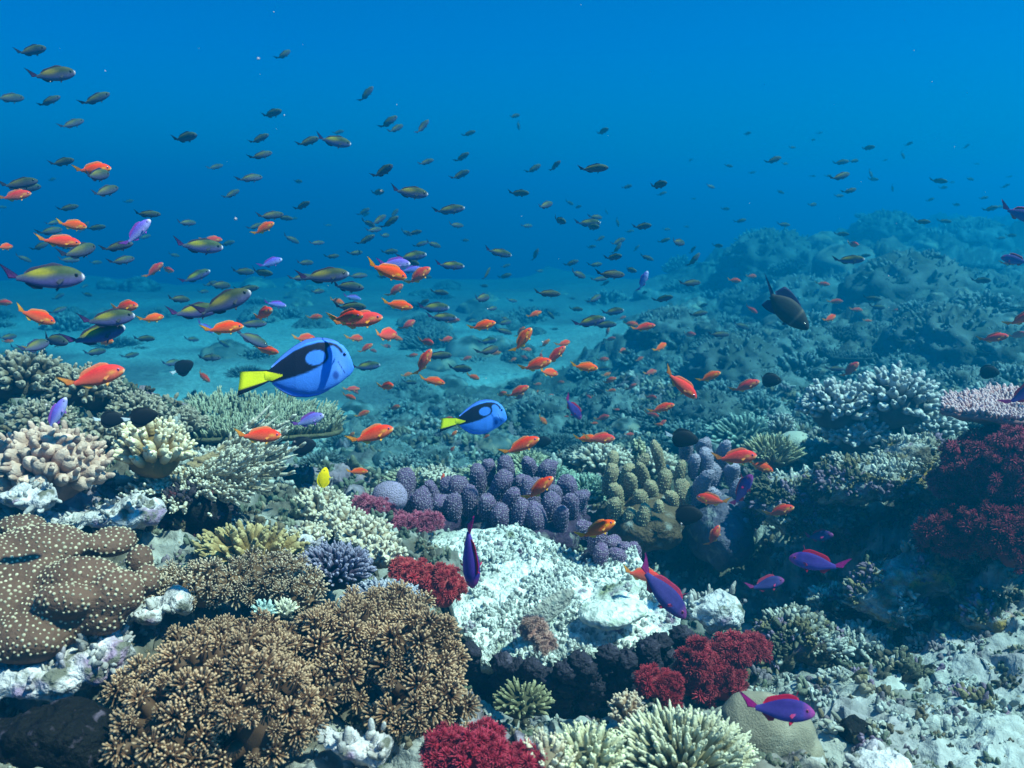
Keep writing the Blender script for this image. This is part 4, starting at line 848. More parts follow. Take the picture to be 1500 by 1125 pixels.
def inpoly(x, z, P):
    P = np.array(P); n = len(P); r = np.zeros(len(x), bool); j = n - 1
    for i in range(n):
        xi, zi = P[i]; xj, zj = P[j]
        r ^= ((zi > z) != (zj > z)) & (x < (xj - xi) * (z - zi) / (zj - zi + 1e-12) + xi); j = i
    return r
T_OUT = [(.5,.0,-.025),(.485,.06,-.05),(.462,.125,-.075),(.42,.19,-.105),(.36,.225,-.15),(.28,.243,-.19),(.2,.245,-.215),(.1,.225,-.222),(0,.17,-.205),(-.1,.10,-.165),(-.18,.04,-.12),(-.225,.005,-.095),(-.26,-.005,-.09)]
def C_tang(V, k, uv=None):
    n = len(V); x, z = V[:, 0], V[:, 2]; blue = rgb(.06, .25, .90); blk = rgb(.006, .009, .03); yel = rgb(.86, .90, .01)
    c = np.tile(blue, (n, 1))
    if k == 'body':
        c = lerp(c, rgb(.14, .36, .95), np.clip(1 - np.abs(x - .38) / .1, 0, 1) * np.clip(1 - np.abs(z - .0) / .2, 0, 1))
        B = [(-.27,.03),(-.2,.05),(-.1,.10),(0,.165),(.1,.205),(.2,.228),(.3,.228),(.36,.205),(.40,.165),(.415,.13),(.395,.125),(.37,.165),(.33,.195),(.29,.19),(.275,.165),(.285,.12),(.28,.08),(.25,.045),(.2,.018),(.1,-.03),(0,-.06),(-.1,-.085),(-.2,-.105),(-.27,-.12)]
        b = sum(inpoly(x + dx_, z + dz_, B).astype(float) for dx_ in (-.005, 0, .005) for dz_ in (-.005, 0, .005)) / 9
        a_ = .22; xr = (x - .175) * math.cos(a_) + (z - .098) * math.sin(a_); zr = -(x - .175) * math.sin(a_) + (z - .098) * math.cos(a_)
        b = b * np.clip((np.sqrt((xr / .088) ** 2 + (zr / .062) ** 2) - .94) / .12, 0, 1)
        c = lerp(c, blk, b)
        Y = [(-.28,-.0),(-.2,-.018),(-.1,-.045),(-.2,-.09),(-.28,-.085)]; c[inpoly(x, z, Y)] = yel
        ln = np.abs(x - (.365 + (.05 - z) * .55)) < .0035; c[ln & (z < .06) & (z > -.05)] = rgb(.01, .03, .3)
        c = lerp(c, rgb(.015, .05, .35), np.clip(1.3 - ((x - .34) / .03) ** 2 - ((z + .065) / .04) ** 2, 0, 1) * .8); o_ = ((((x - .175) * .976 + (z - .098) * .218) / .088) ** 2 + ((-(x - .175) * .218 + (z - .098) * .976) / .062) ** 2 < 1); pass
    elif k == 'tail':
        c = np.tile(yel, (n, 1)); e = np.abs(uv[:, 0] - .5) * 2; c[e > .72] = blk
    elif k in ('dorsal', 'anal'):
        c = lerp(np.tile(rgb(.08, .22, .85), (n, 1)), rgb(.01, .02, .18), (uv[:, 1] > .8).astype(float)); 
    return c
A_OUT = [(.5,.01,-.01),(.48,.045,-.035),(.44,.085,-.065),(.36,.13,-.10),(.25,.155,-.125),(.12,.152,-.128),(0,.125,-.11),(-.1,.09,-.075),(-.2,.05,-.045),(-.27,.035,-.03)]
A_W = [(.5,.01),(.44,.045),(.3,.07),(.1,.062),(-.1,.035),(-.27,.012)]
A_F = [('dorsal',(.30,-.17,[.03,.055,.05,.045,.05,.05,.01],.6)),('anal',(-.02,-.18,[.03,.055,.03,.01],.5)),('tail',(-.24,0,.034,-.50,.20,.18,.12)),('pelvic',(.24,-.11,.09,.04))]
C_OUT = [(.5,.01,-.015),(.47,.05,-.05),(.40,.095,-.085),(.28,.13,-.115),(.14,.135,-.12),(0,.115,-.105),(-.12,.08,-.075),(-.22,.04,-.04),(-.30,.025,-.025)]
C_W = [(.5,.012),(.44,.04),(.3,.06),(.1,.055),(-.1,.035),(-.3,.01)]
C_F = [('dorsal',(.25,-.20,[.01,.03,.02,.02,.03,.01],.6)),('anal',(.0,-.20,[.02,.035,.01],.5)),('tail',(-.27,0,.028,-.5,.18,.18,.11)),('pelvic',(.2,-.11,.06,.03))]
D_OUT = [(x, t * .98, b * .98) for x, t, b in C_OUT]
B_OUT = [(.5,.02,-.02),(.46,.10,-.09),(.36,.20,-.17),(.2,.27,-.24),(0,.27,-.25),(-.12,.20,-.19),(-.21,.09,-.09),(-.26,.05,-.05)]
G_OUT = [(.5,.01,-.03),(.44,.07,-.08),(.3,.15,-.15),(.15,.19,-.18),(0,.18,-.17),(-.12,.12,-.11),(-.2,.06,-.05),(-.24,.045,-.035)]
FT = {}
def ft(key, f):
    FT[key] = f
def mk(name, out_, wid, cf, fins, bend=0, K=34, Mr=16, **kw):
    return mesh(name, *loft_fish(out_, wid, cf, fins, bend, K, Mr, **kw), M['fish'])
FISH = {
 'O': [mk('orange_fish', A_OUT, A_W, C_anthias, A_F, b) for b in (0, .12, -.14, .4)],
 'P': [mk('purple_fish', A_OUT, A_W, C_purple, A_F + [('filament', (.24, .14, .05, .12, .006))], b) for b in (0, .12, -.12)],
 'L': [mk('lilac_fish', A_OUT, A_W, C_lilac, A_F, b) for b in (0, .12, -.12)],
 'G': [mk('olive_fish', C_OUT, C_W, C_chromis, C_F, b) for b in (0, .12, -.12)],
 'D': [mk('dark_fish', D_OUT, C_W, C_dark, C_F, b, 22, 10) for b in (0, .14, -.14, .35)],
 'B': [mk('black_fish', B_OUT, C_W, C_black, [('dorsal',(.3,-.24,[.02,.05,.08,.05],.7)),('anal',(.15,-.24,[.02,.06,.08,.04],.7)),('tail',(-.23,0,.05,-.5,.17,.17,.05))])],
 'K': [mk('black_fish', B_OUT, C_W, C_blackall, [('dorsal',(.3,-.24,[.02,.04,.06,.04],.7)),('anal',(.15,-.24,[.02,.05,.06,.04],.7))])],
 'Y': [mk('yellow_fish', [(x, t * .85, b * .85) for x, t, b in B_OUT], C_W, C_yellow, [('dorsal',(.3,-.24,[.02,.04,.06,.03],.7)),('anal',(.1,-.24,[.02,.06,.03],.7)),('tail',(-.28,0,.05,-.5,.10,.10,.06)),('pelvic',(.2,-.2,.1,.04))])],
 'R': [mk('long_tailed_fish', G_OUT, C_W, C_trigger, [('dorsal',(.2,-.2,[.01,.06,.10,.03],1.2)),('anal',(.0,-.2,[.01,.07,.10,.03],1.2)),('tail',(-.2,0,.04,-.55,.20,.20,.30)),('pelvic',(.25,-.14,.1,.04))])],
 'T': [mk('blue_tang', T_OUT, [(.5,.012),(.45,.028),(.35,.046),(.2,.052),(0,.045),(-.15,.024),(-.26,.010)], C_tang,
        [('dorsal',(.38,-.2,[.012,.022,.028,.03,.03,.025,.01],.4)),('anal',(.28,-.2,[.006,.02,.028,.035,.04,.03,.01],.4)),('tail',(-.23,-.045,.052,-.5,.0,-.21,.035))], 0, 220, 96)],
}
FISH['T'][0].materials[0] = M['tang']; FISH['Y'][0].materials[0] = M['tang']
REAL = dict(O=.095, P=.12, L=.11, G=.12, D=.10, B=.085, K=.085, Y=.06, R=.20, T=.25)
def eye_mesh(rim):
    V, Fq, C = blob((0, 0, 0), (1, .55, 1), 1, 16, 12, 0, 1, (.004, .004, .01))
    r = np.hypot(V[:, 0], V[:, 2]); C[r > .62] = rim
    return mesh('eye', V, Fq, C, M['eye'])
EYE = {k: eye_mesh(c) for k, c in dict(O=(.40,.10,.30), P=(.3,.03,.1), L=(.3,.2,.5), G=(.02,.03,.03), T=(.02,.05,.3), R=(.1,.1,.08), B=(.02,.02,.03), K=(.02,.02,.03), Y=(.2,.2,0), D=(.01,.02,.02)).items()}
EYEP = dict(O=(.405,.047,.028,.024), P=(.40,.047,.028,.023), L=(.405,.047,.028,.023), G=(.40,.042,.025,.024), T=(.425,.031,.115,.015), R=(.40,.042,.015,.02), B=(.38,.042,.05,.024), K=(.38,.042,.05,.024), Y=(.38,.042,.05,.026), D=(.40,.042,.02,.024))
def pect(c, c2=None):
    n = 9; u = np.linspace(-1, 1, n); v = np.linspace(0, 1, 5)[None]
    P = np.stack([-.02 - v * (.10 - .03 * np.abs(u[:, None])), .006 * v + 0 * u[:, None], u[:, None] * (.008 + .022 * v) - .03 * v], -1)
    A = P.copy(); B = P.copy(); A[..., 1] += .0022; B[..., 1] -= .0022; i = np.arange(n * 5).reshape(n, 5); f = np.stack([i[:-1, :-1], i[1:, :-1], i[1:, 1:], i[:-1, 1:]], -1).reshape(-1, 4)
    e = np.stack([i[:-1, -1], i[1:, -1], i[1:, -1] + n * 5, i[:-1, -1] + n * 5], -1)
    vv = np.tile(np.linspace(0, 1, 5), n); C = np.outer(1 - vv, c) + np.outer(vv, c if c2 is None else c2)
    return mesh('pectoral_fin', np.concatenate([A.reshape(-1, 3), B.reshape(-1, 3)]), np.concatenate([f, f[:, ::-1] + n * 5, e]), np.concatenate([C, C]), M['fish'])
PECT = dict(O=pect(rgb(.80,.22,.05), rgb(.82,.36,.08)), P=pect(rgb(.35,.05,.25), rgb(.55,.02,.08)), L=pect(rgb(.3,.2,.6)), G=pect(rgb(.05,.06,.08)), T=pect(rgb(.05,.16,.7), rgb(.05,.14,.6)))
TERRC = {}
FISHES = []
def fish(kind, cx, cy, Lp, tilt=0, yaw=0, label=None, var=None, roll=0, real=None, Y=None):
    real = real or REAL[kind] * (.88 + .24 * rng.random()); fs = max(math.sqrt(math.sin(R(tilt)) ** 2 + (math.cos(R(tilt)) * math.cos(R(yaw))) ** 2), .35)
    w1 = CP + (562.5 - cy) / F * SP
    Yd = real * F * fs / Lp * w1
    lim = (ray_depth(cx, cy + 10) - .22) if cy > 420 else 30
    if lim > 0 and Yd > lim and kind not in 'T': real *= lim / Yd; Yd = lim
    if Y: real *= Y / Yd; Yd = Y
    p = at(cx, cy, Yd)
    ms = FISH[kind]; me = ms[int(rng.integers(len(ms))) if var is None else var]
    o = link(me.name.split('.')[0], me, None, p); o.scale = (real, real * (.9 + .25 * rng.random()), real * (1 if kind == 'T' else (1.0 if kind in 'GD' else .88) + .22 * rng.random()))
    y = R(yaw) + math.atan2(-p[0], p[1]); t = R(tilt)
    f = Vector((math.cos(y) * math.cos(t), math.sin(y) * math.cos(t), math.sin(t))) if abs(yaw) < 90 else Vector((math.cos(y) * math.cos(t), math.sin(y) * math.cos(t), math.sin(t)))
    z = (Vector((0, 0, 1)) - f * f.z); z = z.normalized() if z.length > .05 else Vector((-1, 0, 0))
    s = z.cross(f).normalized(); mt = Matrix((f, s, z)).transposed()
    o.rotation_euler = (mt @ Matrix.Rotation(R(roll) - (1 if abs(yaw) < 90 else -1) * .75 * math.atan2(CAMZ - p[2], p[1]), 3, 'X')).to_euler()
    if Lp > 30 and kind in EYEP:
        ex, ey, ez, er = EYEP[kind]
        for sg in (1, -1):
            e = link('eye', EYE[kind], o, (ex, ey * sg, ez)); e.scale = (er, er * .9, er)
        if kind in PECT and Lp > 40 and kind != 'T':
            for sg in (1, -1):
                e = link('pectoral_fin', PECT[kind], o, (.27, .062 * sg, -.02) if kind != 'T' else (.335, .050 * sg, -.05)); e.scale = (1, sg, 1); e.rotation_euler = (0, 0, sg * R(-12 if kind != 'P' else -35))
    FISHES.append((o, kind, cx, cy, Lp, tilt, yaw, label)); return o
# landmarks: big fish that a label can point to ---------------------------------
LM = [(435,540,'the larger blue tang'),(700,612,'the smaller blue tang'),(62,407,'the left edge big olive fish'),(135,555,'the left reef big orange fish'),(1147,450,'the long tailed dark fish'),
      (598,281,'the mid water olive fish'),(200,343,'the upper left lilac fish'),(134,250,'the topmost orange fish'),(520,470,'the bigger central orange fish'),(995,562,'the steeply diving orange fish'),
      (872,778,'the dead table orange fish'),(1075,671,'the lilac finger coral colony'),(1135,1040,'the bottom purple fish'),(943,412,'the upright pink lilac fish'),(1450,496,'the right edge orange fish'),
      (1245,543,'the pale knobby coral fish'),(868,247,'the upper centre long dark fish'),(474,704,'the yellow fish'),(1270,300,'the far right reef crest'),(655,307,'the lower mid water olive fish'),
      (941,480,'the far lobed head'),(855,538,'the overlapping orange trio'),(1090,567,'the small black oval fish'),(968,599,'the shallow diving orange pair'),(760,655,'the purple finger coral'),
      (630,533,'the nose up fish between tangs'),(705,478,'the round central orange fish'),(138,492,'the left olive pair'),(326,445,'the biggest olive fish'),(565,397,'the raised tail orange fish'),(542,639,'the fish below larger tang'),
      (1340,580,'the pale knobby coral'),(1480,600,'the pink table coral'),(1060,680,'the lilac finger coral'),(1495,382,'the right edge purple fish'),(1300,400,'the far pale coral mounds'),(1400,470,'the right middle reef slope'),(488,207,'the tail raised olive fish'),(75,110,'the largest upper left fish'),(1250,454,'the right hand orange trio')]
big = [
 ('T',433,541,168,0,0,'larger blue tang with black markings and yellow tail left of centre',0,0,.22,1.72),
 ('T',693,612,99,0,0,'smaller blue tang with yellow tail over the middle reef',0,0,.19,2.45),
 ('O',135,555,92,13,0,'big orange fish with yellow tail over the left reef crest',0),
 ('O',522,471,78,8,0,'big orange fish just above the larger blue tang',0),
 ('O',377,639,68,-3,0,'orange fish in front of the olive green table coral',0),
 ('O',542,639,72,17,0,'orange fish below right of the larger blue tang',0),
 ('O',565,397,64,-20,0,'orange fish with raised tail overlapping two lilac fish',0),
 ('O',612,406,46,36,0,'orange fish nosing up right behind the one with raised tail',1),
 ('O',50,463,58,-24,0,'orange fish diving at the left edge above the reef',1),
 ('O',761,655,64,25,0,'orange fish above the purple finger coral, beside a black fish',0),
 ('O',788,718,60,42,0,'orange fish in front of the purple finger corals',1),
 ('O',872,778,66,28,0,'orange fish over the right part of the dead white table coral',1),
 ('O',995,562,66,-40,0,'steeply diving orange fish right of centre, tail up',0),
 ('O',1075,671,66,10,0,'orange fish above the lilac finger coral, upper of two',0),
 ('O',1112,683,42,-18,0,'orange fish tucked under the tail end of the one above the lilac finger coral',1),
 ('O',1045,733,50,2,165,'round deep orange fish with yellow tail beside the magenta tailed purple fish',0),
 ('O',1140,750,48,24,0,'orange fish right of the magenta tailed purple fish',1),
 ('O',1046,788,40,68,30,'thin orange fish seen nose up over the dark hollow',3),
 ('O',938,842,60,-8,0,'orange fish on the dead table coral, touching the diving purple fish',2),
 ('O',705,478,44,14,0,'round orange fish right of the middle group of small orange fish',1),
 ('O',620,533,50,60,0,'orange fish standing nose up between the two blue tangs',1),
 ('O',632,558,40,-12,0,'orange fish just below the one standing nose up between the tangs',0),
 ('O',325,482,62,5,0,'orange fish under the dark olive pair at left centre',0),
 ('O',581,447,48,-10,0,'orange fish below the one with raised tail',0),
 ('O',812,523,46,45,0,'bright orange fish nosing up, topmost of three overlapping right of centre',0),
 ('O',783,536,52,18,0,'orange fish overlapping behind the bright nose up one',1),
 ('O',765,500,48,55,0,'orange fish standing nose up above the overlapping three',0),
 ('O',757,575,40,28,0,'orange fish above right of the smaller blue tang',1),
 ('O',877,643,48,3,0,'orange fish on the middle ridge, front of an overlapping pair',0),
 ('O',858,643,40,0,0,'orange fish on the middle ridge, rear of an overlapping pair',1),
 ('O',855,538,42,-4,0,'orange fish right of the three overlapping ones',0),
 ('O',1090,567,48,24,0,'orange fish touching the small black oval fish',1),
 ('O',1038,553,38,26,0,'orange fish right of the steeply diving one',0),
 ('O',968,599,42,20,0,'orange fish below the steeply diving one',0),
 ('O',941,480,38,12,0,'orange fish in front of the far lobed coral head',2),
 ('O',1245,543,34,50,0,'orange fish nosing up over the pale knobby coral',1),
 ('O',1453,496,44,14,0,'orange fish near the right edge at mid height',1),
 ('O',522,691,34,-2,0,'round orange fish right of the yellow fish',2),
 ('O',649,704,22,80,50,'tiny orange fish nose down on the small purple finger coral',0),
 ('O',134,249,54,6,0,'topmost orange fish, in open water at upper left',1),
 ('O',84,354,62,-6,0,'orange fish with long tail under the red one at left',0),
 ('O',104,330,42,-8,0,'reddish fish just above the long tailed orange fish at left',0),
 ('O',20,288,48,12,0,'orange fish cut by the left edge under a dark pair',1),
 ('O',1496,468,50,30,0,'orange fish cut by the right edge',0),
 ('P',688,808,104,-76,-75,'purple fish seen from behind, diving over the dead white table coral',0,0,.13,1.62),
 ('P',965,862,118,-48,0,'purple fish diving at the right rim of the dead white table coral',2,0,.12,1.66),
 ('P',1137,1040,108,4,0,'dark purple fish with red fins above the grey boulder coral',0,0,.12,1.3),
 ('P',1085,722,70,60,-35,'purple fish with magenta tail, head up, in front of the lilac finger coral',1),
 ('P',1120,857,56,14,20,'purple fish in the shaded hollow right of the dead table coral',0),
 ('P',1197,786,48,20,-30,'red and purple fish in the dark hollow, nose up',1),
 ('P',1200,826,86,2,175,'dark purple fish facing left deep in the shaded hollow',0),
 ('P',1494,314,64,-20,0,'purple fish cut by the right edge near the far reef crest',0),
 ('P',1490,382,44,10,170,'purple fish cut by the right edge, lower of two',1),
 ('P',1500,578,70,40,0,'dark purple fish cut by the right edge above the pink table coral',0),
 ('P',838,597,44,-55,0,'purple fish diving over the middle reef',0),
 ('L',82,612,64,58,20,'lilac fish nosing up steeply over the pinkish tan cauliflower coral',1),
 ('L',200,343,58,45,0,'lilac fish nosing up in open water at upper left',0),
 ('L',395,386,38,18,0,'lilac fish with a dark fish under it left of centre',0),
 ('L',576,387,50,0,0,'lilac fish behind the orange fish with raised tail',0),
 ('L',601,396,36,5,0,'dim lilac fish between the two overlapping orange fish',0),
 ('L',450,617,52,17,0,'lilac fish at the right edge of the olive table coral',0),
 ('L',942,413,34,68,0,'pink lilac fish standing upright by the far lobed coral head',0),
 ('L',515,436,28,-12,0,'small lilac fish above the big orange fish'), ('L',402,446,34,-10,0,'small slender lilac fish above the small orange one left of centre'),
 ('L',300,479,30,-40,0,'lilac fish under the biggest olive fish'),
 ('G',62,407,112,-1,0,'big olive fish with forked tail at the left edge',0),
 ('G',326,445,88,22,0,'biggest olive fish with yellowish back left of centre',0),
 ('G',282,457,76,6,0,'olive fish overlapped by the biggest olive fish',2),
 ('G',156,468,78,6,0,'olive fish with blue belly, upper of a pair at left',0),
 ('G',138,492,88,14,0,'olive fish, lower of a pair at left above the reef',0),
 ('G',599,282,56,-6,0,'rounded olive fish with yellow back in mid water',0),
 ('G',656,308,50,8,0,'rounded olive fish right of and below the mid water one',1),
 ('G',658,389,44,-4,0,'olive fish with dark forked tail right of the lilac pair',0),
 ('G',729,370,42,-12,0,'olive fish tilted down, right of the lilac and orange group',0),
 ('G',602,376,46,8,0,'olive fish just above the lilac pair',0),
 ('G',472,405,78,5,0,'long olive fish touching the tail of the orange fish with raised tail',0),
 ('G',290,361,70,-4,0,'dark olive fish with an orange fish behind it',0),
 ('G',488,207,52,-9,0,'olive fish in high open water, tail raised',0), ('G',634,451,48,0,0,'olive fish right of the orange fish below the lilac pair',0),
 ('G',646,465,46,-2,0,'olive fish just under the one right of the orange fish',0), ('G',860,327,40,2,0,'yellow backed olive fish high over the sand',0),
 ('G',862,472,50,14,0,'olive fish over the bright sand right of centre',0), ('G',897,457,34,10,0,'olive fish left of the far lobed coral head',0), ('G',285,406,48,22,0,'olive fish nosing up above the biggest olive fish',0),
 ('G',75,110,66,10,0,'largest fish in the high upper left group',0), ('G',713,500,30,10,0,'dark olive fish under the round orange fish',0),('G',535,537,44,5,0,'dark fish with yellow tail at the nose of the larger tang',0),
 ('G',1242,381,46,4,0,'slender olive fish in front of the far pale coral head',0),
 ('B',440,655,46,10,0,'black fish with white tail under the olive table coral'),('B',998,642,50,-6,0,'black oval fish with white tail left of the lilac finger coral'),('B',267,540,36,30,0,'black fish with white tail over the sand at left'),
 ('B',160,615,44,0,0,'black fish with white tail hiding in the left reef'),('B',205,612,50,10,0,'black fish behind the cream finger coral'),('B',284,578,15,70,0,'tiny black fish over the sand at left'),
 ('K',1126,557,36,0,0,'small black oval fish at the nose of an orange fish'),('K',793,648,30,10,0,'black fish behind the orange fish by the purple finger coral'),('K',1003,755,52,5,0,'black fish in the dark hollow under the brown finger coral'),
 ('K',1445,545,34,0,0,'black fish on the right reef above the pink table coral'),('K',875,574,18,0,0,'tiny black fish over the middle reef'),
 ('Y',474,704,40,78,25,'bright yellow fish standing nose up beside the tan plate coral'),
 ('R',1147,449,98,-40,0,'long tailed dark fish diving in front of the right background reef'),
]
for b in big:
    k, cx, cy, Lp, tl, yw, lb = b[:7]
    fish(k, cx, cy, Lp, tl, yw, lb, var=b[7] if len(b) > 7 else None, roll=b[8] if len(b) > 8 else 0, real=b[9] if len(b) > 9 else None, Y=b[10] if len(b) > 10 else None)
for o_, *_r in FISHES:
    if (_r[7] if len(_r) > 7 else _r[-1] or '').startswith('purple fish seen from behind'): o_.scale.y *= 1.7
DARKS = """45 75 42 12;12 144 42 5;70 149 38 25;138 146 48 25;104 182 38 20;90 238 35 12;27 270 52 10;35 276 46 8;140 257 38 6;152 281 42 15;270 202 36 10;314 245 26 15;365 261 38 5;338 285 28 25;379 204 32 25;381 228 36 15;397 167 32 15;
415 81 26 35;536 139 32 48;568 180 34 35;579 189 26 25;618 187 30 48;686 196 22 20;753 170 17 10;759 183 15 -80;450 208 36 20;495 194 18 15;560 252 36 28;623 238 26 18;676 231 26 32;673 257 32 24;
781 248 26 30;812 244 24 38;868 247 46 3;882 193 20 20;759 283 32 0;918 274 16 15;969 284 16 20;834 297 13 -20;872 318 20 -5;771 331 18 0;888 310 10 -60;904 325 15 -70;922 339 14 10;940 332 28 8;865 362 16 10;784 374 22 65;836 386 24 20;
872 388 20 5;904 365 22 55;898 377 26 10;932 364 14 50;946 377 24 -20;922 395 22 -10;972 353 20 20;992 355 22 -8;976 336 12 0;1016 382 28 52;1014 367 16 50;1011 235 9 30;1067 243 13 -10;1101 253 12 10;1040 273 15 -15;1015 291 9 0;1062 306 14 0;
1084 324 18 15;1051 360 15 0;1132 235 25 20;1094 196 12 10;1200 195 10 15;1270 217 22 8;1230 259 28 15;1142 281 14 -20;1231 238 24 8;1275 254 15 -60;1278 263 17 0;1244 280 20 15;1228 287 16 0;1322 227 13 -60;1331 211 12 20;1374 265 26 -5;
1381 275 13 5;1362 293 13 25;1307 275 12 -80;1394 267 9 0;1415 215 12 40;1472 273 14 25;1478 259 9 10;1350 325 24 0;1382 324 22 -5;1325 321 9 0;1232 343 22 0;1147 329 20 -5;1411 333 9 0;1450 306 22 15;1463 303 12 0;1467 330 10 0;1465 349 14 5;1213 258 10 10;
98 305 32 12;214 314 40 0;139 334 30 8;72 339 36 8;115 369 48 10;100 381 30 0;170 362 48 12;178 382 36 8;84 455 26 15;395 316 40 5;373 332 26 15;332 357 24 15;532 311 22 30;535 352 32 28;463 356 24 3;486 376 22 5;520 371 22 5;446 385 26 0;355 398 34 -3;
382 400 34 -3;320 418 34 -5;360 424 38 8;440 407 38 5;523 404 30 0;507 420 50 -2;512 450 48 0;464 427 22 0;260 438 34 -8;577 314 20 50;570 327 34 36;547 337 24 5;595 341 18 -20;607 341 22 10;667 330 24 -5;615 358 26 15;570 369 26 5;713 402 22 52;
739 405 22 18;740 390 16 20;790 397 12 0;749 440 18 -10;704 437 26 0;708 419 14 0;801 430 40 -3;893 402 44 -3;877 409 26 5;1010 415 32 3;970 438 32 15;871 438 20 20;837 437 12 0;843 453 22 0;884 476 38 5;805 460 20 -45;777 440 10 0;1022 460 28 10;
1028 448 18 20;811 482 14 0;50 508 40 5;78 498 38 -5;137 516 34 0;10 494 26 0;210 496 32 -5;190 521 26 5;280 497 22 -10;326 502 22 -35;305 524 36 -3;368 475 44 3;367 496 54 -28;250 532 30 0;600 560 22 0;673 540 36 0;716 514 28 5;640 521 44 0;
738 473 22 5;882 540 24 5;1052 490 32 0;1085 477 26 -20;1436 411 28 3;1372 376 20 -5;1299 376 16 0;1276 437 28 -5;1265 375 20 10;1285 450 22 -5;1190 205 9 0;1150 240 9 0;1296 235 9 20;1250 236 14 5;1190 258 10 0;1420 262 12 -10;1440 290 14 10;1480 345 16 0;
1430 240 9 0;720 452 16 0;690 470 18 0;560 405 20 10;480 330 12 0;430 320 12 0;1222 540 30 0;1005 332 10 0;1190 300 12 5;1400 300 12 0;1160 216 10 0;680 352 14 0;"""
ORANGES = """3 444 26 0;6 362 22 0;308 352 34 2;385 336 38 30;225 397 36 40;243 395 22 -10;180 451 42 8;222 467 34 3;460 465 24 3;383 461 36 20;388 513 40 -12;445 496 34 -5;508 466 48 10;578 427 32 38;563 491 38 -5;578 495 24 -15;565 507 16 -15;597 477 26 28;662 471 24 12;
624 501 22 -3;653 498 20 8;692 552 22 -22;782 461 24 18;890 487 16 75;893 497 18 15;798 504 20 42;762 487 22 50;772 512 14 -10;766 523 14 -20;802 546 32 -12;923 475 24 -5;1008 490 22 3;882 527 20 5;888 549 14 10;891 558 26 22;872 580 13 0;924 568 20 38;
952 546 20 8;954 533 12 0;953 582 18 3;805 580 14 10;787 563 12 5;1071 550 16 5;1102 519 18 15;1224 589 20 30;1152 615 14 60;1100 453 22 -32;1215 467 18 15;1253 454 20 -3;1222 442 24 6;1204 416 22 -4;1248 358 18 -2;1100 405 16 0;1075 411 20 -3;1365 461 16 8;
1408 463 18 -5;1478 385 28 8;514 570 26 -3;530 607 24 20;577 598 20 20;296 551 26 -35;535 511 26 32;660 617 20 5;664 637 16 40;661 660 16 50;10 500 18 0;50 508 34 10;829 610 8 0;903 600 10 0;964 622 14 0;1488 492 30 20;1140 500 12 0;870 620 12 0;1310 455 14 5;820 560 14 0;712 640 12 30;1270 470 14 0;150 500 30 0;"""
for k_, s_ in (('D', DARKS), ('O', ORANGES)):
    for e in s_.replace('\n', '').split(';'):
        if e.strip():
            a_ = [float(q) for q in e.split()]
            fish(k_, a_[0], a_[1], a_[2], a_[3], float(np.clip(rng.normal(0, 24), -50, 50)), roll=float(rng.normal(0, 9)))
for _ in range(38):
    fish('O', 450 + 520 * rng.random(), 440 + 200 * rng.random(), 12 + 12 * rng.random(), float(rng.normal(5, 22)), float(np.clip(rng.normal(0, 30), -55, 55)))
for _ in range(62):
    cx_ = 980 * rng.random() ** 1.2; cy_ = 260 + 260 * rng.random() ** .8
    if 330 < cx_ < 600 and cy_ > 370: continue
    fish('D', cx_, cy_, 12 + 18 * rng.random(), float(rng.normal(5, 18)), float(np.clip(rng.normal(0, 30), -55, 55)))
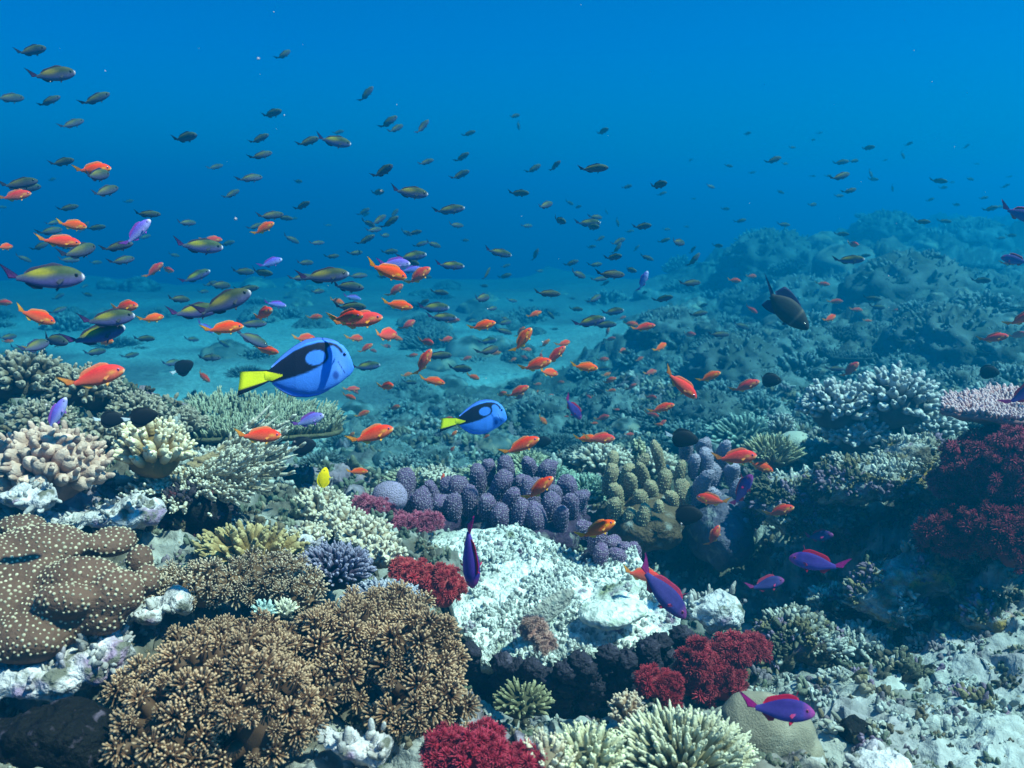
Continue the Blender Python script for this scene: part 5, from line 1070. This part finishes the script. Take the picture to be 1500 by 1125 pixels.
# labels -------------------------------------------------------------------------
def octant(dx, dy):
    a = (math.degrees(math.atan2(-dy, dx)) + 360) % 360
    return ('right of', 'above and right of', 'above', 'above and left of', 'left of', 'below and left of', 'below', 'below and right of')[int(((a + 22.5) % 360) // 45)]
ORD = ['nearest', 'second', 'third', 'fourth', 'fifth', 'sixth', 'seventh', 'eighth', 'ninth', 'tenth', 'eleventh', 'twelfth', 'thirteenth', 'fourteenth', 'fifteenth', 'sixteenth', 'seventeenth', 'eighteenth', 'nineteenth', 'twentieth', 'twenty-first', 'twenty-second', 'twenty-third', 'twenty-fourth', 'twenty-fifth', 'twenty-sixth', 'twenty-seventh', 'twenty-eighth']
def autolabel(items, words, marks):
    buckets = {}
    for it in items:
        o, cx, cy, desc = it; lm = min(marks, key=lambda l: math.hypot(l[0] - cx, l[1] - cy)); dx, dy = cx - lm[0], cy - lm[1]
        buckets.setdefault((lm[2], octant(dx, dy)), []).append((math.hypot(dx, dy), o, desc))
    for (lm, oc), L_ in buckets.items():
        L_.sort(key=lambda t: t[0])
        for i, (d, o, desc) in enumerate(L_):
            if len(L_) == 1: lb = f"{desc} {oc} {lm}"
            else: lb = f"{ORD[min(i, 27)]} nearest {words} {oc} {lm}" if i else f"nearest {words} {oc} {lm}"
            o["label"] = ' '.join(lb.split()[:16])
NAMEK = dict(O='orange fish', P='purple fish', L='lilac fish', G='olive fish', D='small dark fish', B='black fish', K='black fish', Y='yellow fish', R='dark fish', T='blue tang')
GRP = dict(O='orange fish over the reef', P='purple fish near the reef', L='lilac fish in the school', G='olive fish in the school', D='small dark fish schooling above the reef', B='black fish with white tails', K='black oval fish', T='blue tangs')
for k in 'OD':
    its = []
    for (o, kd, cx, cy, Lp, tl, yw, lb) in FISHES:
        if kd == k and not lb:
            tw = 'nosing up' if tl > 22 else ('nosing down' if tl < -12 else 'swimming')
            its.append((o, cx, cy, f"{'tiny' if Lp < 20 else 'small'} {'orange' if k == 'O' else 'dark'} fish {tw}"))
    autolabel(its, 'small orange fish' if k == 'O' else 'small dark fish', LM)
for (o, kd, cx, cy, Lp, tl, yw, lb) in FISHES:
    if lb: o["label"] = lb
    o["category"] = 'fish'
    if kd in GRP: o["group"] = GRP[kd]
for k in range(6):
    autolabel([(o, px, py, f"hazy {KD[k]} coral head") for o, px, py, kk in far_items if kk == k], f"hazy {KD[k]} coral head", LM)
for o, px, py, k in far_items: o["category"] = 'coral'; o["group"] = 'coral heads on the reef behind'
from collections import Counter
_c = Counter(o.get('label') for o in col.objects if o.parent is None and o.get('label'))
print(len(FISHES), 'fish', Counter(f[1] for f in FISHES)); print('DUP', [(k, v) for k, v in _c.items() if v > 1][:20], max(len(k.split()) for k in _c))
